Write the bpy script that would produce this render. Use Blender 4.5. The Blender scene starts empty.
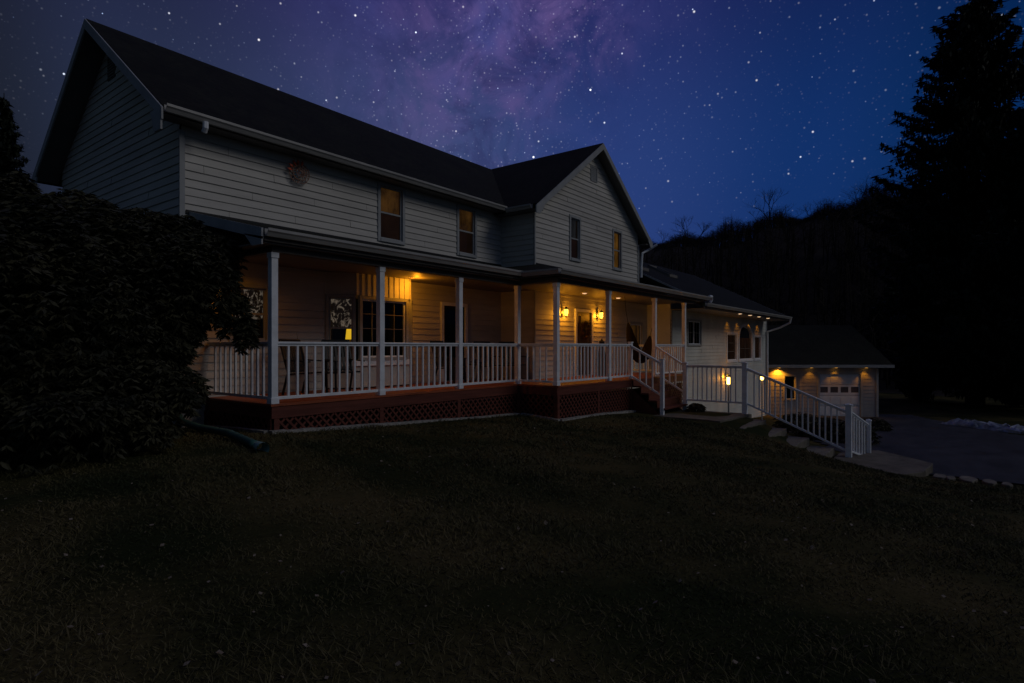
import bpy, math, random
import numpy as np
from mathutils import Vector, Matrix
random.seed(7); RNG = np.random.default_rng(11)
S = bpy.context.scene; COL = S.collection
R = math.radians
# ------------------------------------------------------------------ camera frame (house axes: X along facade, Y into the house, Z=0 porch deck)
CAM = Vector((-5.219, -8.808, 0.91)); SN, CN = 0.6083, 0.7937; F = 595.0
FW = Vector((CN, SN, 0)); RT = Vector((SN, -CN, 0))
def P(px, w, z=0.0):
    "world point seen in column px at depth w, height z"
    r = (px - 512) / F * w
    v = CAM + FW * w + RT * r
    return Vector((v.x, v.y, z))

# ------------------------------------------------------------------ materials
def mat(name, col, rough=0.7, metal=0.0, emis=None, estr=0.0, var=0.0, scale=6.0, bump=0.0, bscale=40.0, col2=None, stretch=None, spec=0.3, transl=0.0):
    m = bpy.data.materials.new(name); m.use_nodes = True
    nt = m.node_tree; b = nt.nodes['Principled BSDF']
    b.inputs['Base Color'].default_value = (*col, 1); b.inputs['Roughness'].default_value = rough
    b.inputs['Metallic'].default_value = metal; b.inputs['Specular IOR Level'].default_value = spec
    tc = nt.nodes.new('ShaderNodeTexCoord'); mp = nt.nodes.new('ShaderNodeMapping')
    nt.links.new(tc.outputs['Object'], mp.inputs['Vector'])
    if stretch: mp.inputs['Scale'].default_value = stretch
    if var or col2:
        n = nt.nodes.new('ShaderNodeTexNoise'); n.inputs['Scale'].default_value = scale; n.inputs['Detail'].default_value = 6
        n.inputs['Roughness'].default_value = .65
        nt.links.new(mp.outputs['Vector'], n.inputs['Vector'])
        cr = nt.nodes.new('ShaderNodeValToRGB')
        c2 = col2 or tuple(min(1, c * (1 + var)) for c in col)
        c1 = col if col2 else tuple(c * (1 - var) for c in col)
        cr.color_ramp.elements[0].position = .33; cr.color_ramp.elements[1].position = .67
        cr.color_ramp.elements[0].color = (*c1, 1); cr.color_ramp.elements[1].color = (*c2, 1)
        nt.links.new(n.outputs['Fac'], cr.inputs['Fac']); nt.links.new(cr.outputs['Color'], b.inputs['Base Color'])
    if bump:
        n2 = nt.nodes.new('ShaderNodeTexNoise'); n2.inputs['Scale'].default_value = bscale; n2.inputs['Detail'].default_value = 5
        nt.links.new(mp.outputs['Vector'], n2.inputs['Vector'])
        bp = nt.nodes.new('ShaderNodeBump'); bp.inputs['Strength'].default_value = bump; bp.inputs['Distance'].default_value = .02
        nt.links.new(n2.outputs['Fac'], bp.inputs['Height']); nt.links.new(bp.outputs['Normal'], b.inputs['Normal'])
    if emis is True:
        nt.links.new(cr.outputs['Color'], b.inputs['Emission Color']); b.inputs['Emission Strength'].default_value = estr
    elif emis:
        b.inputs['Emission Color'].default_value = (*emis, 1); b.inputs['Emission Strength'].default_value = estr
    return m

M = {}
M['siding'] = mat('siding_beige', (.52, .51, .475), .55, var=.17, scale=1.1, bump=.12, bscale=25, stretch=(.35, .35, 2))
M['wingsiding'] = mat('siding_wing_white', (.64, .66, .62), .5, var=.12, scale=1.2, bump=.1)
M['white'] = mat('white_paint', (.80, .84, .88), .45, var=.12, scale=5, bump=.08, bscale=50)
M['whitedim'] = mat('white_trim_toned', (.34, .36, .37), .5, var=.12, scale=2.5, bump=.1)  # white toned down to mid grey
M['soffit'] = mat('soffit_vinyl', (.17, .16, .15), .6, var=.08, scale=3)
M['gutter'] = mat('gutter_aluminium', (.36, .36, .35), .4, .1, var=.15, scale=2, stretch=(1, 1, 6))
M['shingle'] = None
M['redwood'] = mat('red_stained_wood', (.125, .036, .025), .6, var=.28, scale=5, bump=.25, bscale=30, stretch=(.25, 2, 4))
M['deckwood'] = mat('deck_boards', (.30, .080, .035), .5, var=.25, scale=6, bump=.2, stretch=(.3, 4, 1))
M['black'] = mat('black_metal', (.012, .013, .016), .45, var=.2, scale=8)
M['dark'] = mat('dark_shade_and_door', (.006, .006, .007), .9, var=.1)  # near-black, shade put into colour behind glass and lattice; also porch door leaf
M['door'] = mat('front_door_brown', (.07, .05, .032), .45, var=.2, scale=5, stretch=(5, 5, .5))
M['curtain'] = mat('curtain_backlit', (.05, .022, .006), .9, col2=(.30, .14, .03), scale=1.6, emis=True, estr=.15, stretch=(2, 2, 1.3))  # light from indoors put into the cloth as emission
M['curtain2'] = mat('curtain_backlit_warm', (.10, .045, .008), .9, col2=(.42, .20, .03), scale=1.6, emis=True, estr=.26, stretch=(2, 2, 1.3))  # same indoor light, emitted more strongly by the cloth
M['roomglow'] = mat('painted_room_glow', (.05,.03,.02), .9, col2=(.12,.06,.03), scale=1.3, emis=True, estr=.07)  # dim room light put in as emission on the box walls
M['bulborange'] = mat('lit_orange_lens', (.9, .5, .1), .4, emis=(1, .46, .06), estr=1.5)
M['lensdim'] = mat('dim_orange_lens', (.9, .5, .1), .4, emis=(1, .40, .04), estr=.45)
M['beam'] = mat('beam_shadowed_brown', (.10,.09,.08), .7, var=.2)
M['reflection'] = None
M['brown'] = mat('brown_curtain_glow', (.035,.016,.008), .95, col2=(.10,.045,.02), scale=2, emis=True, estr=.09)  # warm indoor tone put in as emission, no lamp behind it
M['curtain3'] = mat('curtain_grey', (.05,.05,.05), .9, col2=(.20,.20,.18), scale=3, emis=True, estr=.05, stretch=(3,3,.6))  # grey mottling with a faint emission of its own
M['concrete'] = mat('walk_concrete', (.12, .108, .086), .85, var=.4, scale=2.2, bump=.5, bscale=18)
M['asphalt'] = mat('asphalt', (.013, .015, .020), .7, col2=(.040, .044, .054), scale=.55, stretch=(1, 2.5, 1), bump=.5, bscale=60)
M['bark'] = mat('bark', (.022, .018, .014), .9, var=.4, scale=6, bump=.6, bscale=14, stretch=(3, 3, .5))
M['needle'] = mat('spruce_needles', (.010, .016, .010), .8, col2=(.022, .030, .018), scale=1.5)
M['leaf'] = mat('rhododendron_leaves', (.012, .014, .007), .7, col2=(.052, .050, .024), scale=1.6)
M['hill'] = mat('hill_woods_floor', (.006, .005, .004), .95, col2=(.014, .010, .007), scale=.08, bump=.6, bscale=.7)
M['twig'] = mat('bare_twigs', (.022, .017, .013), .95, var=.3)
M['grass'] = mat('lawn_blades', (.022, .030, .009), .85, col2=(.115, .092, .040), scale=.9, stretch=(.7,.7,1))
M['snow'] = mat('old_snow', (.10, .13, .19), .8, col2=(.55, .62, .76), scale=1.6, bump=.6, bscale=8)
M['green'] = mat('green_corrugated_pipe', (.03, .10, .09), .5, var=.2)
M['brass'] = mat('dark_bronze', (.08, .05, .02), .4, .7, var=.2)
M['hammock'] = mat('hammock_cloth', (.010, .008, .009), .9, var=.3, scale=20)
M['wreath'] = mat('wreath_twigs', (.030, .030, .015), .9, col2=(.07, .02, .015), scale=14)
M['orn_tan'] = mat('ornament_tan', (.30, .15, .10), .6, var=.3, scale=9)
M['orn_red'] = mat('ornament_red', (.55, .085, .03), .5, var=.3, scale=9)
M['orn_blue'] = mat('ornament_blue', (.06, .13, .20), .5, var=.4, scale=9)
M['stone'] = mat('edging_stone', (.155, .142, .115), .85, var=.35, scale=7, bump=.6, bscale=20)
M['mulch'] = mat('mulch', (.10, .05, .03), .95, var=.4, scale=9, bump=.7, bscale=25)
M['garagewall'] = mat('garage_siding', (.30, .31, .33), .6, var=.1, scale=1.5, stretch=(2, 2, .3))
M['garagedoor'] = mat('garage_door_white', (.72, .78, .84), .5, var=.06, scale=2)
M['cushion'] = mat('navy_cushion', (.02, .03, .09), .9, var=.2)
M['deadleaf'] = mat('dead_leaves', (.10, .075, .045), .85, col2=(.26, .22, .17), scale=30)
M['bulb'] = mat('lit_bulb', (.9, .6, .2), .4, emis=(1, .62, .12), estr=9)
M['bulbsoft'] = mat('lit_downlight', (.9, .6, .3), .4, emis=(1, .66, .36), estr=1.0)
M['lampshade'] = mat('lit_lampshade', (.8, .6, .2), .7, emis=(1, .60, .02), estr=.85, var=.2, scale=4)
M['lampglass'] = mat('lit_frosted_glass', (.8, .6, .3), .3, emis=(1, .56, .07), estr=3.0)

def mk_shingle():
    m = bpy.data.materials.new('asphalt_shingles'); m.use_nodes = True; nt = m.node_tree; b = nt.nodes['Principled BSDF']
    tc = nt.nodes.new('ShaderNodeTexCoord')
    br = nt.nodes.new('ShaderNodeTexBrick'); br.inputs['Scale'].default_value = 4.5; br.inputs['Mortar Size'].default_value = .012
    br.inputs['Color1'].default_value = (.017, .019, .012, 1); br.inputs['Color2'].default_value = (.030, .032, .020, 1); br.inputs['Mortar'].default_value = (.009, .009, .009, 1)
    nz = nt.nodes.new('ShaderNodeTexNoise'); nz.inputs['Scale'].default_value = 1.2; nz.inputs['Detail'].default_value = 8
    mx = nt.nodes.new('ShaderNodeMix'); mx.data_type = 'RGBA'; mx.blend_type = 'MULTIPLY'; mx.inputs['Factor'].default_value = .7
    nt.links.new(tc.outputs['Object'], br.inputs['Vector']); nt.links.new(tc.outputs['Object'], nz.inputs['Vector'])
    nt.links.new(br.outputs['Color'], mx.inputs['A']); nt.links.new(nz.outputs['Fac'], mx.inputs['B'])
    nt.links.new(mx.outputs['Result'], b.inputs['Base Color']); b.inputs['Roughness'].default_value = .9; b.inputs['Specular IOR Level'].default_value = .15
    return m
M['shingle'] = mk_shingle()

def mk_glass():
    m = bpy.data.materials.new('window_glass'); m.use_nodes = True; nt = m.node_tree; nt.nodes.clear()
    o = nt.nodes.new('ShaderNodeOutputMaterial'); mx = nt.nodes.new('ShaderNodeMixShader')
    t = nt.nodes.new('ShaderNodeBsdfTransparent'); t.inputs['Color'].default_value = (.75, .75, .78, 1)
    g = nt.nodes.new('ShaderNodeBsdfGlossy'); g.inputs['Roughness'].default_value = .03; g.inputs['Color'].default_value = (.6, .62, .65, 1)
    f = nt.nodes.new('ShaderNodeFresnel'); f.inputs['IOR'].default_value = 1.5
    nt.links.new(f.outputs[0], mx.inputs[0]); nt.links.new(t.outputs[0], mx.inputs[1]); nt.links.new(g.outputs[0], mx.inputs[2]); nt.links.new(mx.outputs[0], o.inputs[0])
    return m
M['glass'] = mk_glass()
def mk_reflection():  # emissive noise pattern painting the reflection of sky and branches in the pane
    m = bpy.data.materials.new('painted_reflection'); m.use_nodes = True; nt = m.node_tree; b = nt.nodes['Principled BSDF']
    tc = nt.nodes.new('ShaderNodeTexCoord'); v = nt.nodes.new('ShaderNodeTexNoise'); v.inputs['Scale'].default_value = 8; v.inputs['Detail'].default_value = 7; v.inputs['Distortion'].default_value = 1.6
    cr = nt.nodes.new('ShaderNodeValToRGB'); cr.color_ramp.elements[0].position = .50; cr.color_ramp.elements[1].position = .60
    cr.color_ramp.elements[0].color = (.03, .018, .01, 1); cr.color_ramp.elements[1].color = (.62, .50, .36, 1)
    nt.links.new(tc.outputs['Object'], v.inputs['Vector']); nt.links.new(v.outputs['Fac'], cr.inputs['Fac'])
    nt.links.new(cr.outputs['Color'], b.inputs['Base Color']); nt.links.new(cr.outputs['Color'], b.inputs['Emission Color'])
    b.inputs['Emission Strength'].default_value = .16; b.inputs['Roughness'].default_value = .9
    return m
M['reflection'] = mk_reflection()

# ------------------------------------------------------------------ object helpers
WM = {}
def empty(name, loc, label=None, cat=None, group=None, rz=0.0, parent=None):
    o = bpy.data.objects.new(name, None); COL.objects.link(o); o.empty_display_size = .2
    o.location = loc; o.rotation_euler = (0, 0, rz)
    WM[o.name] = Matrix.Translation(Vector(loc)) @ Matrix.Rotation(rz, 4, 'Z')
    tag(o, label, cat, group); return o
def tag(o, label=None, cat=None, group=None, kind=None):
    if label: o['label'] = label
    if cat: o['category'] = cat
    if group: o['group'] = group
    if kind: o['kind'] = kind
    return o
class MB:
    def __init__(s): s.v = []; s.f = []
    def add(s, vs, fs):
        n = len(s.v); s.v.extend([tuple(p) for p in vs]); s.f.extend([tuple(i + n for i in f) for f in fs]); return s
    def box(s, x0, x1, y0, y1, z0, z1):
        return s.add([(x0,y0,z0),(x1,y0,z0),(x1,y1,z0),(x0,y1,z0),(x0,y0,z1),(x1,y0,z1),(x1,y1,z1),(x0,y1,z1)],
                     [(0,3,2,1),(4,5,6,7),(0,1,5,4),(1,2,6,5),(2,3,7,6),(3,0,4,7)])
    def bar(s, a, b, w, h, up=(0,0,1)):
        a = Vector(a); b = Vector(b); d = (b - a).normalized(); u = Vector(up)
        sd = d.cross(u)
        if sd.length < 1e-4: sd = d.cross(Vector((1,0,0)))
        sd.normalize(); u2 = sd.cross(d).normalized()
        vs = []
        for p in (a, b):
            for q in ((-1,-1),(1,-1),(1,1),(-1,1)): vs.append(p + sd * (w/2*q[0]) + u2 * (h/2*q[1]))
        return s.add(vs, [(0,3,2,1),(4,5,6,7),(0,1,5,4),(1,2,6,5),(2,3,7,6),(3,0,4,7)])
    def tube(s, pts, rs, n=8, cap=True):
        pts = [Vector(p) for p in pts]
        if not hasattr(rs, '__len__'): rs = [rs] * len(pts)
        base = len(s.v); prev = None
        for i, p in enumerate(pts):
            d = (pts[min(i+1, len(pts)-1)] - pts[max(i-1, 0)]).normalized()
            if prev is None:
                u = d.cross(Vector((0,0,1)))
                if u.length < 1e-3: u = d.cross(Vector((1,0,0)))
            else: u = prev - d * prev.dot(d)
            u.normalize(); prev = u; w = d.cross(u)
            for k in range(n):
                t = 2*math.pi*k/n; s.v.append(tuple(p + (u*math.cos(t) + w*math.sin(t))*rs[i]))
        for i in range(len(pts)-1):
            for k in range(n):
                a = base+i*n+k; b = base+i*n+(k+1)%n; s.f.append((a, b, b+n, a+n))
        if cap: s.f.append(tuple(base+k for k in range(n))[::-1]); s.f.append(tuple(base+(len(pts)-1)*n+k for k in range(n)))
        return s
    def lathe(s, c, prof, n=16):
        c = Vector(c); base = len(s.v)
        for r, z in prof:
            for k in range(n):
                t = 2*math.pi*k/n; s.v.append((c.x+r*math.cos(t), c.y+r*math.sin(t), c.z+z))
        for i in range(len(prof)-1):
            for k in range(n):
                a = base+i*n+k; b = base+i*n+(k+1)%n; s.f.append((a, b, b+n, a+n))
        s.f.append(tuple(base+k for k in range(n))[::-1]); s.f.append(tuple(base+(len(prof)-1)*n+k for k in range(n))); return s
    def prism(s, poly, d):
        "extrude a 3-D polygon by vector d"
        n = len(poly); d = Vector(d)
        vs = [Vector(p) for p in poly] + [Vector(p)+d for p in poly]
        return s.add(vs, [tuple(range(n))[::-1], tuple(range(n, 2*n))] + [(i, (i+1)%n, (i+1)%n+n, i+n) for i in range(n)])
    def build(s, name, m, parent=None, smooth=False, bevel=0.0, label=None):
        me = bpy.data.meshes.new(name)
        vs = s.v
        W = WM[parent.name] if parent else Matrix.Identity(4)
        if parent:
            A = np.array(W.inverted()); v = np.array(vs, dtype=float).reshape(-1, 3); vs = (v @ A[:3,:3].T + A[:3,3]).tolist()
        me.from_pydata(vs, [], s.f); me.update()
        if smooth: me.polygons.foreach_set('use_smooth', [True]*len(me.polygons))
        me.materials.append(m)
        o = bpy.data.objects.new(name, me); COL.objects.link(o)
        WM[o.name] = W
        if parent: o.parent = parent
        if bevel:
            b = o.modifiers.new('bevel', 'BEVEL'); b.width = bevel; b.segments = 2; b.limit_method = 'ANGLE'
        if label: o['label'] = label
        return o
def copy_tree(o, parent=None):
    c = o.copy(); COL.objects.link(c); c.parent = parent
    for ch in list(o.children): copy_tree(ch, c)
    return c
def lamp(name, kind, loc, power, col, parent=None, size=.05, spot=None, blend=.6, rot=None):
    l = bpy.data.lights.new(name, kind); l.energy = power; l.color = col; l.shadow_soft_size = size
    if kind == 'SPOT': l.spot_size = R(spot); l.spot_blend = blend
    o = bpy.data.objects.new(name, l); COL.objects.link(o)
    if parent:
        o.parent = parent; o.location = WM[parent.name].inverted() @ Vector(loc)
    else: o.location = loc
    if rot: o.rotation_euler = rot
    return o
ORANGE = (1, .34, .013)

# ------------------------------------------------------------------ lap siding with holes
def siding(mb, p0, dr, n, u0, u1, z0, z1, holes=(), lim=None, step=.148, proud=.020):
    p0 = Vector((*p0, 0)); dr = Vector((*dr, 0)); n = Vector((*n, 0))
    L = lim or (lambda z: (u0, u1))
    cuts = sorted({h[2] for h in holes} | {h[3] for h in holes})
    flip = (dr.cross(Vector((0,0,1)))).dot(n) < 0
    def pt(u, z, off): q = p0 + dr*u + n*off; return (q.x, q.y, z)
    def quad(a, b, c, d):
        k = len(mb.v); mb.v.extend([a, b, c, d]); mb.f.append((k, k+1, k+2, k+3) if not flip else (k+3, k+2, k+1, k))
    z = z0
    while z < z1 - 1e-6:
        zt = min(z+step, z1)
        zs = [z] + [c for c in cuts if z+1e-5 < c < zt-1e-5] + [zt]
        for a, b in zip(zs, zs[1:]):
            oa = proud*(1-(a-z)/step) + .004; ob = proud*(1-(b-z)/step) + .004
            la, lb = L(a), L(b); mid = (a+b)/2
            if lb[1]-lb[0] < .01 and la[1]-la[0] < .02: continue
            iv = [[la[0], lb[0], la[1], lb[1]]]
            for h in holes:
                if h[2] < mid < h[3]:
                    ni = []
                    for q in iv:
                        if h[0] >= q[2] or h[1] <= q[0]: ni.append(q); continue
                        if h[0] > q[0]: ni.append([q[0], q[1], h[0], h[0]])
                        if h[1] < q[2]: ni.append([h[1], h[1], q[2], q[3]])
                    iv = ni
            jv = []
            for q in iv:
                if q[2]-q[0] < 1.2: jv.append((q, 0.0)); continue
                cuts_ = []; x_ = (math.floor(z/step+.5)*1.37) % 3.66 + u0
                while x_ < q[2]-.3:
                    if x_ > q[0]+.3 and x_ > q[1]+.3 and x_ < q[3]-.3: cuts_.append(x_)
                    x_ += 3.66
                e_ = [None]+cuts_+[None]
                for i_ in range(len(e_)-1):
                    l_ = (q[0], q[1]) if e_[i_] is None else (e_[i_], e_[i_]); r_ = (q[2], q[3]) if e_[i_+1] is None else (e_[i_+1]-.006, e_[i_+1]-.006)
                    jv.append(([l_[0], l_[1], r_[0], r_[1]], ((i_*7+int(z/step)*5) % 4)*.0012))
            for q, jo in jv:
                oa = proud*(1-(a-z)/step) + .004 + jo; ob = proud*(1-(b-z)/step) + .004 + jo
                quad(pt(q[0], a, oa), pt(q[2], a, oa), pt(q[3], b, ob), pt(q[1], b, ob))
                if a == z: quad(pt(q[0], a, .002), pt(q[2], a, .002), pt(q[2], a, oa), pt(q[0], a, oa))
        z = zt

# window: trim, sashes, glass and blinds on any wall plane
def window(house, p0, dr, n, u0, u1, z0, z1, kind='hung', trim=.075, grid=None, shade=None, shade_mat='curtain', shade_to=.5, arch=False, AY=.56, trim_mat='whitedim', lower=None, label=None, room=True):
    p0 = Vector((*p0, 0)); dr = Vector((*dr, 0)); n = Vector((*n, 0)); Z = Vector((0,0,1))
    def pt(u, z, off): return p0 + dr*u + n*off + Z*z
    def bx(mb, ua, ub, za, zb, oa, ob): mb.prism([pt(ua,za,oa), pt(ub,za,oa), pt(ub,zb,oa), pt(ua,zb,oa)], n*(ob-oa))
    t = trim; m = MB()
    if arch:
        uc = (u0+u1)/2; ra = (u1-u0)/2; zc = z1; K = 14
        for i in range(K):
            a0 = math.pi*i/K; a1 = math.pi*(i+1)/K
            q = [pt(uc-math.cos(a)*rr, zc+math.sin(a)*(rr-ra+ra*AY), -.03) for a, rr in ((a0,ra),(a1,ra),(a1,ra+t),(a0,ra+t))]
            m.prism(q, n*.075)
        bx(m, u0-t, u0, z0-t, z1, -.03, .045); bx(m, u1, u1+t, z0-t, z1, -.03, .045)
    else:
        bx(m, u0-t, u0, z0-t, z1+t, -.03, .045); bx(m, u1, u1+t, z0-t, z1+t, -.03, .045); bx(m, u0, u1, z1, z1+t, -.03, .047)
    bx(m, u0, u1, z0-t, z0, -.03, .06)
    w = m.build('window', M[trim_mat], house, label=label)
    s = MB(); fr = .035
    top = z1 if not arch else z1
    for a, b, c, d in ((u0,u0+fr,z0,top),(u1-fr,u1,z0,top),(u0+fr,u1-fr,z0,z0+fr),(u0+fr,u1-fr,top-fr,top))[:3 if arch else 4]: bx(s, a, b, c, d, -.05, -.008)
    zm = (z0+z1)/2
    if kind == 'hung': bx(s, u0+fr, u1-fr, zm-.02, zm+.02, -.052, -.004)
    if kind == 'slider': bx(s, (u0+u1)/2-.02, (u0+u1)/2+.02, z0+fr, z1-fr, -.052, -.004)
    s.build('sash', M['whitedim' if kind == 'hung' else 'white'], w)
    if grid:
        g = MB(); nx, nz = grid
        for i in range(1, nx): u = u0+(u1-u0)*i/nx; bx(g, u-.009, u+.009, z0+fr, z1-fr, -.042, -.018)
        for i in range(1, nz): z = z0+(z1-z0)*i/nz; bx(g, u0+fr, u1-fr, z-.009, z+.009, -.040, -.016)
        g.build('muntins', M['soffit'], w)
    gl = MB(); gl.add([pt(u0,z0,-.03), pt(u1,z0,-.03), pt(u1,top,-.03), pt(u0,top,-.03)], [(0,1,2,3)])
    if arch:
        ps = [pt((u0+u1)/2-math.cos(math.pi*i/14)*(u1-u0)/2, z1+math.sin(math.pi*i/14)*AY*(u1-u0)/2, -.03) for i in range(15)]
        gl.add(ps, [tuple(range(15))])
    gl.build('pane', M['glass'], w)
    if shade:
        c = MB(); K = 24; zt = z1+((u1-u0)/2 if arch else 0); zb = z1-(z1-z0)*shade_to
        for i in range(K):
            ua = u0+(u1-u0)*i/K; ub = u0+(u1-u0)*(i+1)/K
            oa = -.09-.012*math.sin(i*1.9); ob = -.09-.012*math.sin((i+1)*1.9)
            c.add([pt(ua,zb,oa), pt(ub,zb,ob), pt(ub,zt,ob), pt(ua,zt,oa)], [(0,1,2,3)])
        c.build(shade, M[shade_mat], w)
    # box behind the glass, with room shade and warm glow put into its colour
    if not room: return w
    d = MB(); e = .10; zt = z1+((u1-u0)/2+.05 if arch else e)
    d.add([pt(u0-e,z0-e,-.9), pt(u1+e,z0-e,-.9), pt(u1+e,zt,-.9), pt(u0-e,zt,-.9), pt(u0-e,z0-e,-.055), pt(u1+e,z0-e,-.055), pt(u1+e,zt,-.055), pt(u0-e,zt,-.055)],
          [(0,1,2,3),(0,1,5,4),(1,2,6,5),(2,3,7,6),(3,0,4,7)])
    d.build('room_backing', M['roomglow' if shade and shade != 'painted_reflection' else 'dark'], w)
    return w

# ================================================================== GROUND
CP = np.array([(0,-.2,-.46),(3,-.2,-.6),(6.4,-.2,-.74),(6.5,-1.4,-.82),(9,-1.4,-.88),(11,-1.4,-.95),(12,-2.4,-1.02),(10.4,-2.5,-1.0),(10.2,-4,-1.03),(12,-4,-1.06),(11.1,-5.2,-1.5),
 (11.2,-6.3,-1.93),(12.6,-6.7,-2.08),(11.4,-9.5,-2.02),(9.6,-5.2,-1.3),(9.8,-6.4,-1.62),(-5,-9,-.6),(-5,-4,-.5),(-8,0,-.42),(-1,0,-.44),(-12,5,-.3),(0,-5,-.66),(4,-5,-.88),(7.5,-4.5,-1.0),(5,-9,-1.3),(8.5,-9,-1.75),(0,-9.5,-.85),
 (16,-8,-2.25),(20,-5,-2.45),(28,-6,-2.85),(33,-4,-3.0),(36,-10,-3.1),(20,-14,-2.6),(13,-14,-2.3),(15,-1.5,-1.9),(20,-.5,-2.35),(29,-.5,-2.85),(45,-10,-3.1),(60,0,-3),
 (14,-4,-1.75),(14,-6,-2.12),(16,-3.5,-2.1),(-20,-20,-.5),(0,-25,-1),(30,-40,-2.8),(-30,20,0),(10,40,-1.5),(50,40,-3),(60,-40,-3),(-40,-10,0),(3,4,-.8),(14,4,-1.5)])
def _k(d2): return np.sqrt(d2 + .6)
_A = _k(((CP[:,None,:2]-CP[None,:,:2])**2).sum(-1)); _c0 = CP[:,2].mean(); _W = np.linalg.solve(_A + np.eye(len(CP))*.02, CP[:,2]-_c0)
def GZ(x, y):
    x = np.atleast_1d(np.asarray(x, float)); y = np.atleast_1d(np.asarray(y, float))
    q = np.stack([x, y], -1)
    z = _c0 + _k(((q[:,None,:]-CP[None,:,:2])**2).sum(-1)) @ _W
    rr = np.hypot(x-8, y+2); t = np.clip((rr-45)/40, 0, 1); z = z*(1-t) + (-2.0)*t
    return z
def gz(x, y): return float(GZ(x, y)[0])
def axis(lo, hi, c, fine, n):
    core = list(np.arange(c[0], c[1]+1e-6, fine)); a = c[1]; b = c[0]; st = fine
    while a < hi: st *= 1.25; a += st; core.append(a)
    st = fine
    while b > lo: st *= 1.25; b -= st; core.insert(0, b)
    return np.array(core)
gx = axis(-420, 420, (-9, 36), .45, 0); gy = axis(-420, 420, (-16, 4), .45, 0)
XX, YY = np.meshgrid(gx, gy, indexing='ij'); ZZ = np.concatenate([GZ(XX[i], YY[i]) for i in range(len(gx))]).reshape(XX.shape)
ZZ += (np.sin(XX*1.1+YY*.7)*np.sin(YY*1.3-XX*.4))*.015
nx_, ny_ = XX.shape
g = MB(); g.v = np.stack([XX.ravel(), YY.ravel(), ZZ.ravel()], -1).tolist()
g.f = [(i*ny_+j, (i+1)*ny_+j, (i+1)*ny_+j+1, i*ny_+j+1) for i in range(nx_-1) for j in range(ny_-1)]
def mk_lawn():
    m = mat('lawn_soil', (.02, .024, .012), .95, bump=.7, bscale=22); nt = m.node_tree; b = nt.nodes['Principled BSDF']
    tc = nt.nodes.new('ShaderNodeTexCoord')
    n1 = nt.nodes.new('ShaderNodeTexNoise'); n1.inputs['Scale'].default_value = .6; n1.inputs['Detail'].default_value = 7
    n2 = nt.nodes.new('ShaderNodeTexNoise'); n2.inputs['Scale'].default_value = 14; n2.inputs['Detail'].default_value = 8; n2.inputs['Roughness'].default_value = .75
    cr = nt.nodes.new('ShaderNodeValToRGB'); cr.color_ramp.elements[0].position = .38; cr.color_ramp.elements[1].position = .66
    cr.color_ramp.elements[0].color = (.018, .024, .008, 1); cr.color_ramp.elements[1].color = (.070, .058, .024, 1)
    mx = nt.nodes.new('ShaderNodeMix'); mx.data_type = 'RGBA'; mx.blend_type = 'OVERLAY'; mx.inputs['Factor'].default_value = .8
    for n in (n1, n2): nt.links.new(tc.outputs['Object'], n.inputs['Vector'])
    nt.links.new(n1.outputs['Fac'], cr.inputs['Fac']); nt.links.new(cr.outputs['Color'], mx.inputs['A']); nt.links.new(n2.outputs['Fac'], mx.inputs['B'])
    nt.links.new(mx.outputs['Result'], b.inputs['Base Color']); b.inputs['Specular IOR Level'].default_value = .05
    return m
M['lawn'] = mk_lawn()
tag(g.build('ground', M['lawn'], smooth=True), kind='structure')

# driveway sheet, draped on the ground
def drape(poly, name, m, h=.03, res=.5, kind='structure'):
    xs = [p[0] for p in poly]; ys = [p[1] for p in poly]
    ax = np.arange(min(xs), max(xs)+res, res); ay = np.arange(min(ys), max(ys)+res, res)
    def inside(x, y):
        c = False; n = len(poly)
        for i in range(n):
            (xa, ya), (xb, yb) = poly[i], poly[(i+1) % n]
            if (ya > y) != (yb > y) and x < (xb-xa)*(y-ya)/(yb-ya)+xa: c = not c
        return c
    mb = MB(); idx = {}
    for i in range(len(ax)-1):
        for j in range(len(ay)-1):
            if inside(ax[i]+res/2, ay[j]+res/2):
                q = []
                for a, b in ((i,j),(i+1,j),(i+1,j+1),(i,j+1)):
                    if (a,b) not in idx: idx[(a,b)] = len(mb.v); mb.v.append((ax[a], ay[b], gz(ax[a], ay[b])+h))
                    q.append(idx[(a,b)])
                mb.f.append(tuple(q))
    return tag(mb.build(name, m, smooth=True), kind=kind)
drape([(11.9,-7.6),(13.2,-6.2),(16,-5.0),(20,-3.2),(30,-1.2),(34,-3.0),(36.5,-6.2),(31,-9),(25.5,-12),(22,-17),(18,-24),(8,-24),(10.3,-13),(11.3,-9.5)], 'driveway', M['asphalt'], .03, .3)

# ================================================================== HOUSE
YW, YG = 2.15, .95
house = empty('farmhouse', (6, 3, -.6), 'large two storey farmhouse in beige lap siding with a dark roof and long railed porch', 'house')
SL = .742
def zmain(y): return 4.93 + (y-1.77)*SL if y < 5.24 else 4.93 + (8.71-y)*SL
RX, SG = 11.91, .717
def zg2(x): return 4.87 + (x-8.19)*SG if x < RX else 4.87 + (15.63-x)*SG
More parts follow.
